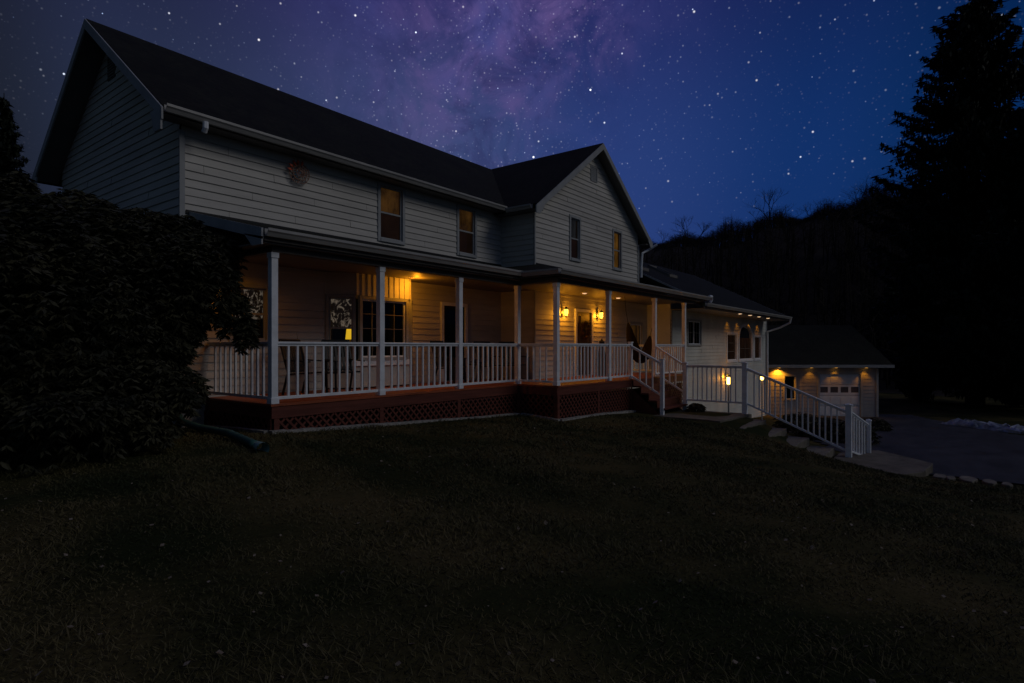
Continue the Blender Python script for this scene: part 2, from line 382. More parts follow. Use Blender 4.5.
# walls
FRONT = ((0, YW), (1, 0), (0, -1))
wins_up = [(3.97, 4.66, 3.47, 4.71), (6.68, 7.34, 3.47, 4.70)]
low_holes = [(5.98, 6.98, .02, 2.07), (.45, 1.12, 1.05, 2.05), (2.50, 4.93, .42, 2.0)]
m = MB(); siding(m, *FRONT, -.47, 8.54, -.55, 4.83, holes=wins_up + low_holes)
m.build('front_wall', M['siding'], house)
m = MB()
def limg(z):
    a = max(2.15, 1.77 + (z+.14-4.93)/SL); b = min(8.33, 8.71 - (z+.14-4.93)/SL); return (a, max(a, b))
siding(m, (-.47, 0), (0, 1), (-1, 0), 2.15, 8.33, -.45, 7.3, holes=[(5.06, 5.44, 6.45, 6.95)], lim=limg)
m.build('gable_wall', M['siding'], house)
m = MB()
G2 = ((0, YG), (1, 0), (0, -1))
g2w = [(10.46, 10.98, 3.66, 4.92), (13.26, 13.80, 3.66, 4.92)]
doorh = [(10.70, 11.78, .02, 2.1), (14.55, 15.5, .9, 1.75)]
def limg2(z):
    a = max(8.54, 8.19 + (z+.14-4.87)/SG); b = min(15.2, 15.63 - (z+.14-4.87)/SG); return (a, max(a, b))
siding(m, *G2, 8.54, 15.2, 3.0-.148*0, 7.3, holes=g2w + [(11.72, 12.08, 6.36, 6.78)], lim=limg2)
siding(m, *G2, 8.54, 16.0, -.96, 3.0, holes=doorh)
m.build('front_gable_wall', M['siding'], house)
m = MB(); siding(m, (8.54, 0), (0, 1), (-1, 0), YG, YW, -.9, 4.78); m.build('side_wall', M['siding'], house); m = MB()
siding(m, (15.2, 0), (0, 1), (1, 0), YG, 8.33, -2, 4.9)
m.build('side_wall', M['siding'], house); m = MB()
siding(m, (0, 8.33), (1, 0), (0, 1), -.47, 15.2, -.9, 4.9)
m.build('back_wall', M['siding'], house)
# wing
m = MB()
wgh = [(17.70, 19.10, 1.02, 1.95), (22.50, 23.90, .30, 1.50), (24.30, 26.50, .30, 1.36), (26.90, 28.05, .30, 1.44)]
ch = (25.25, .90)
holes = wgh + [(25.4-1.1*math.cos(a), 25.4+1.1*math.cos(a), 1.36+.616*math.sin(a-.112), 1.36+.616*math.sin(a)) for a in [.112*k for k in range(1, 15)]]
siding(m, (0, 0), (1, 0), (0, -1), 16.0, 29.2, -3.02, 2.32, holes=holes)
siding(m, (16.0, 0), (0, 1), (-1, 0), 0, YG, -2.2, 2.7)
def limw(z):
    return (max(0, -1.3+(z+.1-2.5)/.5), max(max(0, -1.3+(z+.1-2.5)/.5), min(7.8, 9.1-(z+.1-2.5)/.5)))
siding(m, (29.2, 0), (0, 1), (1, 0), 0, 7.8, -3.1, 4.9, lim=limw)
siding(m, (0, 7.8), (1, 0), (0, 1), 15.2, 29.2, -3.1, 2.6)
m.build('wing_wall', M['wingsiding'], house)
# corner boards
for (x0, x1, y0, y1, z0, z1) in [(-.515,-.425,2.09,2.13,-.45,4.70),(8.505,8.56,.90,.925,2.9,4.70),(15.16,15.23,.90,.925,3.2,4.70),
                                 (29.12,29.22,-.045,-.025,-3.0,2.3),(16.0,16.09,-.045,-.025,-2,2.3),(8.505,8.56,.90,.925,0,2.45)]:
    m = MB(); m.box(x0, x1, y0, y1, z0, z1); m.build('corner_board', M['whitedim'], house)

def roof_slab(mb, a, b, c, d, th=.13):
    "quad a,b,c,d counter-clockwise seen from above; thickness downward"
    mb.prism([a, b, c, d], (0, 0, -th))
m = MB()
roof_slab(m, (-.94,1.77,4.93), (9.6,1.77,4.93), (12.5,5.24,7.505), (-.94,5.24,7.505))
roof_slab(m, (-.94,5.24,7.505), (15.6,5.24,7.505), (15.6,8.71,4.93), (-.94,8.71,4.93))
m.build('main_roof', M['shingle'], house)
m = MB()
roof_slab(m, (8.19,.60,4.87), (RX,.60,7.537), (RX,5.4,7.537), (8.19,5.4,4.87))
roof_slab(m, (RX,.60,7.537), (15.63,.60,4.87), (15.63,8.6,4.87), (RX,5.4,7.537))
m.build('front_gable_roof', M['shingle'], house)
m = MB()
roof_slab(m, (15.75,-1.3,2.5), (28.75,-1.3,2.5), (28.75,3.9,5.1), (15.75,3.9,5.1))
roof_slab(m, (15.75,3.9,5.1), (28.75,3.9,5.1), (28.75,9.1,2.5), (15.75,9.1,2.5))
m.build('wing_roof', M['shingle'], house)
m = MB()   # porch roofs (hipped at the projecting bay)
roof_slab(m, (-.32,-.25,2.72), (6.6,-.25,2.72), (8.54,2.15,3.30), (-.32,2.15,3.30), .09)
roof_slab(m, (6.25,-1.42,2.70), (15.9,-1.42,2.70), (15.9,.95,3.27), (8.62,.95,3.27), .09)
m.prism([(6.25,-1.42,2.70),(8.62,.95,3.27),(8.62,2.0,3.27),(6.25,2.0,2.70)], (0,0,-.09))
m.build('porch_roof', M['shingle'], house)
# barge boards
def barge(mb, a, b, h=.20, th=.03, n=(-1,0,0)):
    a = Vector(a); b = Vector(b); n = Vector(n)
    mb.prism([a, b, b-Vector((0,0,h)), a-Vector((0,0,h))], n*th)
def barges(lst, mt='whitedim'):
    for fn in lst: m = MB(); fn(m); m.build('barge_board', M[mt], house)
barges([
 lambda m: (barge(m, (-.94,1.70,4.86), (-.94,5.24,7.49)), m.prism([(-.945,1.72,4.88),(-.945,1.72,4.50),(-.945,1.98,4.50),(-.945,2.12,4.86)], (-.03,0,0))),
 lambda m: (barge(m, (-.94,8.78,4.86), (-.94,5.24,7.49)), m.prism([(-.945,8.76,4.88),(-.945,8.76,4.50),(-.945,8.50,4.50),(-.945,8.36,4.86)], (-.03,0,0))),
 lambda m: (barge(m, (8.12,.60,4.80), (RX,.60,7.52), n=(0,-1,0)), m.prism([(8.14,.595,4.82),(8.14,.595,4.60),(8.30,.595,4.60),(8.52,.595,4.84)], (0,-.03,0))),
 lambda m: (barge(m, (15.70,.60,4.80), (RX,.60,7.52), n=(0,-1,0)), m.prism([(15.68,.595,4.82),(15.68,.595,4.60),(15.52,.595,4.60),(15.30,.595,4.84)], (0,-.03,0))),
 lambda m: (barge(m, (-.32,-.27,2.73), (-.32,2.1,3.30), h=.17), m.prism([(-.325,-.27,2.60),(-.325,-.27,2.48),(-.325,.0,2.48),(-.325,.25,2.70)], (-.025,0,0))),
 lambda m: barge(m, (15.75,-1.3,2.58), (15.75,.95,3.70), h=.07),
 lambda m: barge(m, (28.75,-1.3,2.50), (28.75,3.9,5.1), h=.2, n=(1,0,0)), lambda m: barge(m, (28.75,9.1,2.50), (28.75,3.9,5.1), h=.2, n=(1,0,0))])
# soffits
m = MB()
m.box(-.9,8.5,1.80,2.13,4.795,4.82); m.box(8.22,8.52,.62,2.1,4.72,4.745); m.box(15.22,15.6,.62,8.3,4.70,4.725)
for s_, y0, y1 in ((1,1.85,5.24),(-1,8.63,5.24)):
    m.prism([(-.93,y0,zmain(y0)-.155),(-.93,y1,zmain(y1)-.155),(-.48,y1,zmain(y1)-.155),(-.48,y0,zmain(y0)-.155)], (0,0,.012))
for x0, x1 in ((8.25,RX),(15.57,RX)):
    m.prism([(x0,.61,zg2(x0)-.155),(x1,.61,zg2(x1)-.155),(x1,.93,zg2(x1)-.155),(x0,.93,zg2(x0)-.155)], (0,0,.012))
m.box(16.0,28.7,-1.25,-.03,2.30,2.325)
m.build('soffit', M['soffit'], house)
m = MB(); m.box(-.28,6.42,-.2,2.12,2.52,2.545); m.box(6.44,8.5,-1.34,2.12,2.52,2.545); m.box(8.5,15.95,-1.34,.92,2.52,2.545)
m.build('porch_ceiling', M['soffit'], house)
# gutters + fascia
def gutter(mb, a, b, out, h=.12, d=.115):
    a = Vector(a); b = Vector(b); o = Vector(out)
    prof = [(0,0),(0,-h),(d*.55,-h),(d*.8,-h*.55),(d,-h*.35),(d,0),(d-.012,0),(d-.012,-h*.3),(d*.5,-h*.85),(.01,-h*.85),(.01,0)]
    mb.prism([a + o*p[0] + Vector((0,0,p[1])) for p in prof], b-a)
m = MB()
gutter(m, (-.90,1.77,4.93), (8.22,1.77,4.93), (0,-1,0)); gutter(m, (8.19,.75,4.86), (8.19,1.64,4.86), (-1,0,0)); gutter(m, (15.63,.70,4.86), (15.63,8.5,4.86), (1,0,0))
gutter(m, (-.29,-.25,2.73), (6.25,-.25,2.73), (0,-1,0)); gutter(m, (6.25,-.37,2.71), (6.25,-1.42,2.71), (-1,0,0)); gutter(m, (6.14,-1.42,2.70), (15.95,-1.42,2.70), (0,-1,0))
gutter(m, (16.0,-1.3,2.50), (28.9,-1.3,2.50), (0,-1,0))
m.build('gutter', M['gutter'], house)
m = MB()
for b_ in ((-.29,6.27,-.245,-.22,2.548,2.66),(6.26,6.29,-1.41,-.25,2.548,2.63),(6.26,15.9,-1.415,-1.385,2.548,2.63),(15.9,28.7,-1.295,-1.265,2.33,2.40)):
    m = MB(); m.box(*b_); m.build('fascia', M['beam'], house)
m = MB()
m.tube([(-.25,1.71,4.82),(-.25,1.71,4.72),(-.25,1.76,4.66)], .05, 8)
m.build('downspout', M['white'], house)
m = MB(); m.tube([(28.8,-1.36,2.42),(28.85,-1.3,2.2),(28.9,-.8,1.95),(29.1,-.12,1.75),(29.12,-.1,1.4),(29.12,-.1,-2.7)], .05, 8); m.build('downspout', M['white'], house)
m = MB(); m.tube([(15.72,.4,4.74),(15.6,.7,4.55),(15.32,.82,4.4),(15.32,.86,3.9),(15.32,.86,3.5)], .045, 8); m.build('downspout', M['white'], house)
m = MB(); m.tube([(15.95,-1.47,2.72),(16.1,-1.5,2.72),(16.22,-1.46,2.62),(16.2,-1.42,2.52)], .05, 8); m.build('gutter_elbow', M['white'], house)
# flashing between porch roof and gable wall (dark gap line)
m = MB(); m.box(-.4,8.5,2.105,2.125,3.27,3.33); m.box(8.6,15.7,.905,.925,3.24,3.30); m.build('flashing', M['black'], house)
# vents
m = MB()
for (x0, x1, z0, z1) in ((11.72,12.08,6.36,6.78),):
    for k in range(7): m.box(x0+.02, x1-.02, YG-.03, YG-.01, z0+.02+k*.058, z0+.05+k*.058)
    m.box(x0,x1,YG-.012,YG-.002,z0,z1); m.box(x0-.03,x0,YG-.04,YG,z0-.03,z1+.03); m.box(x1,x1+.03,YG-.04,YG,z0-.03,z1+.03); m.box(x0,x1,YG-.04,YG,z1,z1+.03); m.box(x0,x1,YG-.04,YG,z0-.03,z0)
m.build('gable_vent', M['whitedim'], house)
m = MB(); m.box(-.50,-.475,5.06,5.44,6.45,6.95)
for k in range(8): m.box(-.515,-.50,5.08,5.42,6.47+k*.058,6.50+k*.058)
m.build('gable_vent', M['soffit'], house)
# skylights
for (xa, xb, ya, yb) in ((17.3,18.2,1.9,2.9),(20.4,21.3,1.9,2.9)):
    z = lambda y: 2.5+(y+1.3)*.5
    m = MB()
    for (p, q) in (((xa,ya),(xb,ya)),((xb,ya),(xb,yb)),((xb,yb),(xa,yb)),((xa,yb),(xa,ya))): m.bar((*p, z(p[1])+.05), (*q, z(q[1])+.05), .07, .12)
    sk = m.build('skylight', M['soffit'], house)
    m = MB(); m.add([(xa,ya,z(ya)+.07),(xb,ya,z(ya)+.07),(xb,yb,z(yb)+.07),(xa,yb,z(yb)+.07)], [(0,1,2,3)]); m.build('pane', M['glass'], sk)

# windows
for (a, b, c, d) in wins_up: window(house, *FRONT, a, b, c, d, shade='curtain', shade_mat='curtain', shade_to=.46)
window(house, *G2, *g2w[0], shade='curtain', shade_mat='curtain3', shade_to=.5)
window(house, *G2, *g2w[1], shade='curtain', shade_mat='curtain2', shade_to=.95)
WG = ((0, 0), (1, 0), (0, -1))
window(house, *WG, *wgh[0], kind='slider', grid=(4, 2))
window(house, *WG, *wgh[1], kind='fixed', shade='curtain', shade_mat='brown', shade_to=1, grid=(1, 3), trim=.11, trim_mat='white'); window(house, *WG, *wgh[3], kind='fixed', shade='curtain', shade_mat='brown', shade_to=1, trim=.11, trim_mat='white')
window(house, *WG, *wgh[2], kind='fixed', arch=True, shade='curtain', shade_mat='brown', shade_to=1, grid=(2, 2), trim=.11, trim_mat='white', label='arched window in the wing with a warm glow put into its curtain')
window(house, *FRONT, .45, 1.12, 1.05, 2.05, shade='painted_reflection', shade_mat='reflection', shade_to=.6)
window(house, *G2, 14.55, 15.5, .9, 1.75, kind='fixed', shade='blind', shade_mat='curtain', shade_to=1)
# box bay window
BY = 1.70
def baycap(z, th): return [(2.47,YW-.01,z),(2.95,BY,z),(4.50,BY,z),(4.96,YW-.01,z)]
m = MB()
m.prism([(p[0]-.03*(1 if i < 2 else -1), p[1]-(.05 if i in (1,2) else 0), .50) for i, p in enumerate(baycap(0,0))], (0,0,.12))
m.build('bay_sill', M['white'], house)
m = MB()      # board-and-batten box above and below the glass
def bayface(mb, z0, z1, off=0, bat=True):
    pts = [(2.47,YW-.012),(2.95,BY),(4.50,BY),(4.96,YW-.012)]
    for (a, b) in zip(pts, pts[1:]):
        a = Vector((*a,0)); b = Vector((*b,0)); d = (b-a).normalized(); n = Vector((d.y, -d.x, 0)); L = (b-a).length
        mb.prism([a+Vector((0,0,z0)), b+Vector((0,0,z0)), b+Vector((0,0,z1)), a+Vector((0,0,z1))], -n*.02)
        if bat:
            k = max(2, round(L/.16))
            for i in range(k+1):
                p = a + d*(L*i/k) ; mb.bar(p+Vector((0,0,z0))+n*.006, p+Vector((0,0,z1))+n*.006, .03, .022, up=n)
bayface(m, 2.04, 2.515)
m.build('bay_panelling', M['siding'], house)
m = MB(); bayface(m, .0+.03, .50, bat=False); m.build('bay_skirt', M['siding'], house)
dL = (Vector((2.95,BY))-Vector((2.47,YW))); lL = dL.length; dL = dL/lL
window(house, (2.47,YW), (dL.x,dL.y), (dL.y,-dL.x), .09, lL-.07, .66, 1.98, trim=.06, shade='painted_reflection', shade_mat='reflection', shade_to=.5, room=False)
window(house, (0,BY), (1,0), (0,-1), 3.09, 4.36, .68, 1.96, kind='slider', trim=.07, grid=(4,4), room=False)
m = MB(); m.add([(2.3,YW+.02,.45),(5.1,YW+.02,.45),(5.1,YW+.02,2.05),(2.3,YW+.02,2.05),(2.3,3.6,.45),(5.1,3.6,.45),(5.1,3.6,2.05),(2.3,3.6,2.05)],[(4,5,6,7),(0,1,5,4),(2,3,7,6),(0,4,7,3),(1,2,6,5)]); m.build('room_backing', M['dark'], house)
dR = (Vector((4.96,YW))-Vector((4.50,BY))); lR = dR.length; dR = dR/lR
window(house, (4.50,BY), (dR.x,dR.y), (dR.y,-dR.x), .09, lR-.07, .66, 1.98, trim=.06, shade='curtain', shade_mat='curtain2', shade_to=.5, room=False)
# porch glazed door and front door
def door(house, x0, x1, z1, y, m_leaf, glass=True, nm='door', label=None):
    m = MB(); t = .09
    m.box(x0-t,x0,y-.05,y+.02,0.003,z1+t); m.box(x1,x1+t,y-.05,y+.02,0.003,z1+t); m.box(x0,x1,y-.05,y+.02,z1,z1+t)
    d = m.build(nm, M['white'], house, label=label)
    m = MB()
    if glass:
        m.box(x0,x0+.1,y-.01,y+.03,.02,z1); m.box(x1-.1,x1,y-.01,y+.03,.02,z1); m.box(x0+.1,x1-.1,y-.01,y+.03,.02,.25); m.box(x0+.1,x1-.1,y-.01,y+.03,z1-.1,z1)
    else:
        m.box(x0,x1,y+.0,y+.04,.02,z1)
        for a, b in ((.15,.85),(1.0,1.45)):
            for u in (x0+.12,(x0+x1)/2+.05): m.box(u,u+(x1-x0)/2-.17,y-.015,y+.001,a,b)
        m.box(x0+.25,x1-.25,y-.02,y+.001,1.55,z1-.12)
    m.build('leaf', m_leaf, d)
    if glass:
        m = MB(); m.add([(x0+.1,y+.01,.25),(x1-.1,y+.01,.25),(x1-.1,y+.01,z1-.1),(x0+.1,y+.01,z1-.1)],[(0,1,2,3)]); m.build('pane', M['glass'], d)
        m = MB(); m.box(x0,x1,y+.25,y+.27,0,z1); m.build('room_backing', M['dark'], d)
    m = MB(); m.lathe((x1-.10 if not glass else x0+.06, y-.05, 1.0), [(.01,-.03),(.03,-.02),(.035,0),(.03,.02),(.01,.03)], 10); m.build('door_knob', M['brass'], d)
    return d
door(house, 6.07, 6.90, 2.0, YW-.02, M['dark'], True, 'porch_door')
door(house, 10.78, 11.70, 2.02, YG-.02, M['door'], False, 'front_door')

# porch deck
m = MB()
y = -.08
while y < 2.10: m.box(-.08, 6.47, y, min(y+.135,2.12), -.035, 0); y += .142
y = -1.21
while y < .90: m.box(6.475 if y < -.03 else 6.475, 14.55, y, min(y+.135,.92), -.037, -.002); y += .142
m.box(6.475,8.5,.93,2.12,-.037,-.002)
m.build('deck_boards', M['deckwood'], house)
m = MB()
m.box(-.06,6.45,-.065,-.035,-.23,-.037); m.box(-.062,-.03,-.034,2.12,-.23,-.037); m.box(6.47,14.5,-1.195,-1.165,-.23,-.039); m.box(6.452,6.469,-1.195,-.07,-.23,-.039); m.box(14.502,14.53,-1.195,.9,-.23,-.039)
m.build('rim_board', M['redwood'], house)
def lattice(mb, p0, p1, z0, z1, sp=.11, w=.036, z0b=None):
    a = Vector((*p0,0)); b = Vector((*p1,0)); L = (b-a).length; d = (b-a)/L; n = Vector((d.y,-d.x,0)); z0b = z0 if z0b is None else z0b
    H = z1 - min(z0, z0b); zb = min(z0, z0b)
    for s_, off in ((1,0.0),(-1,.012)):
        k = -H
        while k < L + H:
            # line u = k + s*(z-zb)
            pts = []
            ua, ub = (k, k+H) if s_ == 1 else (k+H, k)
            t0, t1 = 0.0, 1.0
            du = ub-ua
            lo, hi = (0-ua)/du, (L-ua)/du
            if lo > hi: lo, hi = hi, lo
            t0 = max(t0, lo); t1 = min(t1, hi)
            if t1 > t0+.03:
                A = a + d*(ua+du*t0) + n*off + Vector((0,0,zb+H*t0)); B = a + d*(ua+du*t1) + n*off + Vector((0,0,zb+H*t1))
                mb.bar(A, B, w, .008, up=n)
            k += sp*1.414
for (a_, b_, zz_) in (((.02,-.05),(6.44,-.05),-.85),((6.50,-1.18),(10.3,-1.18),-.98),((12.1,-1.18),(14.5,-1.18),-1.9),((-.05,2.1),(-.05,-.02),-.60),((6.46,-.08),(6.46,-1.16),-.95)):
    m = MB(); lattice(m, a_, b_, zz_, -.245)
    dx_ = Vector((*b_,0))-Vector((*a_,0)); n_ = max(1, round(dx_.length/2.1)); dx_ /= n_; o_ = Vector((dx_.y,-dx_.x,0)).normalized()*.022
    for k in range(n_+1): q_ = Vector((*a_,0))+dx_*k+o_; m.bar(q_+Vector((0,0,zz_)), q_+Vector((0,0,-.232)), .09, .008, up=o_)
    m.build('lattice_skirt', M['redwood'], house)
m = MB(); m.box(-.02,6.4,.06,.08,-1,-.31); m.box(6.5,14.5,-1.02,-1.0,-2.1,-.31); m.box(0,.02,.1,2.1,-1,-.31); m.box(6.5,6.52,-1,.05,-1.2,-.31)
m.build('crawl_shade', M['dark'], house)  # near-black sheets put in as the shade behind the lattice
# porch beam
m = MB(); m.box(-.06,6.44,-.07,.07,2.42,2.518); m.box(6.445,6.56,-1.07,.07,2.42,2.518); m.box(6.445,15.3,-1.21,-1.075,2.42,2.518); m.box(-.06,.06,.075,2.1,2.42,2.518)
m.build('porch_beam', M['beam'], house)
POSTS = [(0,0),(2.19,0),(4.38,0),(6.50,0),(6.50,-1.14),(9.05,-1.14),(12.0,-1.14),(14.4,-1.14)]
for i, (x, y) in enumerate(POSTS):
    m = MB(); z1 = 2.418; w = .057
    m.box(x-w,x+w,y-w,y+w,.003,z1)
    m.box(x-w-.012,x+w+.012,y-w-.012,y+w+.012,.003,.10); m.box(x-w-.012,x+w+.012,y-w-.012,y+w+.012,z1-.09,z1-.001)
    m.build('porch_post', M['white'], house, bevel=.006)
# railings
def bal_mesh(h):
    mb = MB(); mb.box(-.017,.017,-.017,.017,0,h); me = bpy.data.meshes.new('baluster'); me.from_pydata(mb.v, [], mb.f); me.materials.append(M['white']); return me
BAL = {}
def railing(root, a, b, zt0, zb0, zt1=None, zb1=None, sp=.172, name='porch_railing', as_sub=True, skip=.09):
    a = Vector((*a,0)); b = Vector((*b,0)); zt1 = zt0 if zt1 is None else zt1; zb1 = zb0 if zb1 is None else zb1
    m = MB(); Z = Vector((0,0,1))
    m.bar(a+Z*(zt0-.02), b+Z*(zt1-.02), .085, .034); m.bar(a+Z*(zt0-.055), b+Z*(zt1-.055), .04, .04)
    r = m.build(name, M['white'], root, bevel=.004)
    m = MB(); m.bar(a+Z*(zb0), b+Z*(zb1), .04, .05); m.build('bottom_rail', M['white'], r, bevel=.004)
    L = (b-a).length; n = max(1, round((L-skip)/sp)-1); ang = math.atan2(b.y-a.y, b.x-a.x)
    inv = WM[root.name].inverted()
    for i in range(1, n+1):
        t = (skip/2 + (L-skip)*i/(n+1))/L
        h = round((zt0-zb0)*(1-t) + (zt1-zb1)*t - .04, 2)
        if h not in BAL: BAL[h] = bal_mesh(h)
        o = bpy.data.objects.new('baluster', BAL[h]); COL.objects.link(o); o.parent = r if as_sub else root
        p = a.lerp(b, t) + Z*((zb0*(1-t)+zb1*t) + .0)
        o.location = inv @ p; o.rotation_euler = (0,0,ang)
    return r
ZT, ZB = 1.0, .09
for (a, b) in [((.06,0),(2.13,0)),((2.25,0),(4.32,0)),((4.44,0),(6.44,0)),((6.50,-.06),(6.50,-1.08)),((6.56,-1.14),(8.99,-1.14)),((9.11,-1.14),(10.31,-1.14)),((12.06,-1.14),(14.34,-1.14)),((0,.06),(0,2.10)),((14.4,-1.08),(14.4,.9))]:
    railing(house, a, b, ZT, ZB)
# porch stairs
m = MB(); NR = 5
for k in range(NR-1):
    z = -.195*(k+1); y1 = -1.2-.24*k
    m.box(10.34,12.02,y1-.27,y1-.004,z-.045,z); m.box(10.36,12.0,y1-.03,y1-.008,z+.001,z+.15)
m.prism([(10.36,-1.2,-.30),(10.36,-2.16,-1.08),(10.36,-1.2,-1.08)], (.04,0,0)); m.prism([(11.96,-1.2,-.30),(11.96,-2.16,-1.08),(11.96,-1.2,-1.08)], (.04,0,0))
m.build('porch_steps', M['redwood'], house)
for (x, y, z0, z1) in ((10.36,-1.14,0,1.03),(10.36,-2.10,-1.0,.56),):
    m = MB(); m.box(x-.05,x+.05,y-.05,y+.05,z0,z1); m.box(x-.065,x+.065,y-.065,y+.065,z1,z1+.03); m.build('newel_post', M['white'], house, bevel=.006)
railing(house, (10.36,-1.19), (10.36,-2.05), .95, .07, .50, -.42, name='stair_railing'); railing(house, (12.0,-1.20), (12.0,-2.05), .95, .07, .42, -.42, name='stair_railing')
# bay light (recessed) + can lights
def downlight(parent, x, y, z, power, r=.07, spot=110, col=ORANGE, nm='soffit_light', mt='bulbsoft'):
    m = MB(); m.lathe((x,y,z-.012), [(r+.02,0),(r+.02,.010)], 16); f = m.build(nm, M['white'], parent)
    m = MB(); m.lathe((x,y,z-.02), [(r*.3,-.012),(r*.9,-.004),(r,.006)], 14); m.build('lens', M[mt], f)
    lamp('downlight_beam', 'SPOT', (x,y,z-.05), power, col, parent, .03, spot, .7)
downlight(house, 4.24, 1.36, 2.52, 6, spot=160, nm='porch_light', mt='lensdim', r=.04)
lamp('porch_light_glow', 'POINT', (4.42,1.36,2.36), 13, ORANGE, house, .05)
downlight(house, .25, 1.35, 2.52, 10, nm='porch_light', mt='lensdim', spot=165)
downlight(house, 10.15, .25, 2.52, 5.0, nm='porch_light', spot=165); downlight(house, 12.3, .25, 2.52, 5.0, nm='porch_light', spot=165)
for px in (740, 750, 759, 768):
    w = (.91-2.30)*F/(-(347-{740:313.5,750:315,759:316.5,768:318}[px])); p = P(px, w)
    downlight(house, p.x, min(p.y, -.3), 2.30, 3, spot=150, r=.075)
    lamp('downlight_wash', 'SPOT', ({740:22.5, 750:23.95, 759:25.8, 768:27.4}[px], -.24, 2.27), 4, ORANGE, house, .03, 100, .7)

# ================================================================== porch things
def lantern(name, x, y, z, label, power, group, s=1.0, off=.16):
    t = empty(name, (x, y, z), label, 'wall light', group)
    m = MB(); m.box(x-.055*s,x+.055*s,y+off-.03,y+off-.012,z-.10*s,z+.22*s); m.tube([(x,y+off-.03,z+.16*s),(x,y+.06,z+.27*s),(x,y,z+.26*s),(x,y,z+.20*s)], .010*s, 6); m.build('bracket', M['black'], t)
    m = MB(); m.lathe((x,y,z), [(.03*s,.23*s),(.095*s,.16*s),(.10*s,.145*s)], 8); m.build('cap', M['black'], t)
    m = MB(); m.lathe((x,y,z), [(.05*s,-.11*s),(.085*s,.0),(.085*s,.14*s)], 8); m.build('glass', M['lampglass'], t)
    m = MB()
    for k in range(8):
        a = 2*math.pi*k/8; m.tube([(x+.052*s*math.cos(a),y+.052*s*math.sin(a),z-.112*s),(x+.089*s*math.cos(a),y+.089*s*math.sin(a),z),(x+.089*s*math.cos(a),y+.089*s*math.sin(a),z+.14*s)], .005, 4)
    m.lathe((x,y,z), [(.01,-.16*s),(.045*s,-.13*s),(.055*s,-.11*s)], 8); m.build('cage', M['black'], t)
    lamp('lantern_glow', 'POINT', (x, y+.09, z+.02), power, (1,.38,.02), t, .03)
    lamp('lantern_glow', 'POINT', (x, y-.14, z-.02), power*.8, ORANGE, t, .06)
    return t
lantern('wall_lantern', 9.95, YG-.18, 1.93, 'lit wall lantern to the left of the front door', 12, 'front door lanterns', .8)
lantern('wall_lantern', 12.10, YG-.18, 1.93, 'lit wall lantern to the right of the front door', 12, 'front door lanterns', .8)
# wreath
t = empty('wreath', (11.24, YG-.07, 1.45), 'dark twig wreath hanging on the brown front door', 'wreath')
m = MB(); rr = random.Random(3)
for k in range(260):
    a = rr.uniform(0, 2*math.pi); r0 = .21+rr.gauss(0,.03); b = a+rr.uniform(.1,.4); r1 = r0+rr.gauss(0,.04)
    m.tube([(11.24+r0*math.cos(a), YG-.075+rr.uniform(-.03,.02), 1.45+r0*math.sin(a)), (11.24+r1*math.cos(b), YG-.09+rr.uniform(-.04,.02), 1.45+r1*math.sin(b))], .009, 4)
m.build('twig_ring', M['wreath'], t)
m = MB(); m.lathe((11.24,YG-.12,1.22), [(.01,-.05),(.05,-.02),(.06,.02),(.01,.05)], 8); m.bar((11.13,YG-.12,1.2),(11.08,YG-.12,1.05),.05,.01,up=(0,1,0)); m.bar((11.2,YG-.12,1.2),(11.26,YG-.12,1.06),.05,.01,up=(0,1,0)); m.build('bow', M['wreath'], t)
# table lamp in bay window
t = empty('table_lamp', (3.06, 2.05, .50), 'lit yellow table lamp glowing behind the left pane of the bay window', 'lamp')
lx, ly = 3.06, 2.05
m = MB(); m.lathe((lx,ly,.50), [(.07,0),(.07,.02),(.02,.05),(.045,.2),(.06,.32),(.02,.5),(.012,.62)], 14); m.build('base', M['brass'], t, smooth=True)
m = MB(); m.lathe((lx,ly,1.08), [(.105,0),(.075,.27)], 18); m.build('lamp_shade', M['lampshade'], t, smooth=True)
lamp('lamp_glow', 'POINT', (lx, ly-.0, 1.42), .9, ORANGE, t, .06)

def chair(x, y, rz, label, mt='black', arms=True, w=.56):
    t = empty('patio_chair', (x, y, .002), label, 'chair', 'black patio chairs on the porch', rz)
    W = WM[t.name]
    def B(name, segs, mm=mt, parent=t):
        mb = MB()
        for (a, b, ww, hh) in segs: mb.bar(W @ Vector(a), W @ Vector(b), ww, hh)
        return mb.build(name, M[mm], parent, bevel=.004)
    h = w/2
    B('seat', [((-h+.05+i*.07, -.24, .43), (-h+.05+i*.07, .22, .40), .06, .016) for i in range(int((w-.06)/.07)+1)] + [((-h,-.25,.42),(h,-.25,.42),.03,.03),((-h,.22,.39),(h,.22,.39),.03,.03)])
    B('backrest', [((-h+.05+i*.07, .24, .42), (-h+.05+i*.07, .40, 1.02), .055, .014) for i in range(int((w-.06)/.07)+1)] + [((-h,.41,1.03),(h,.41,1.03),.04,.05),((-h,.25,.46),(h,.25,.46),.03,.03)])
    for sx in (-1, 1):
        B('leg', [((sx*h,-.24,0),(sx*h,-.22,.62),.035,.035)]); B('leg', [((sx*h,.34,0),(sx*h,.22,.42),.035,.035),((sx*h,.22,.42),(sx*h,.41,1.04),.035,.035)])
        B('armrest', [((sx*h,-.28,.63),(sx*h,.30,.66),.065,.022)])
    return t
chair(1.45, 1.25, R(18), 'black slatted patio chair nearest the corner post, left of the bay window')
chair(2.15, 1.05, R(-12), 'black slatted patio chair just in front of the left end of the bay window')
chair(5.35, 1.15, R(14), 'black slatted patio chair right of the bay window, in front of the porch door')
chair(7.05, 1.25, R(-6), 'black slatted patio chair right of the small table')
chair(7.80, 1.05, R(-20), 'black slatted patio chair farthest right, beside the front gable corner')
t = empty('side_table', (6.30, 1.1, .002), 'small round side table with a navy cushion between the patio chairs', 'table')
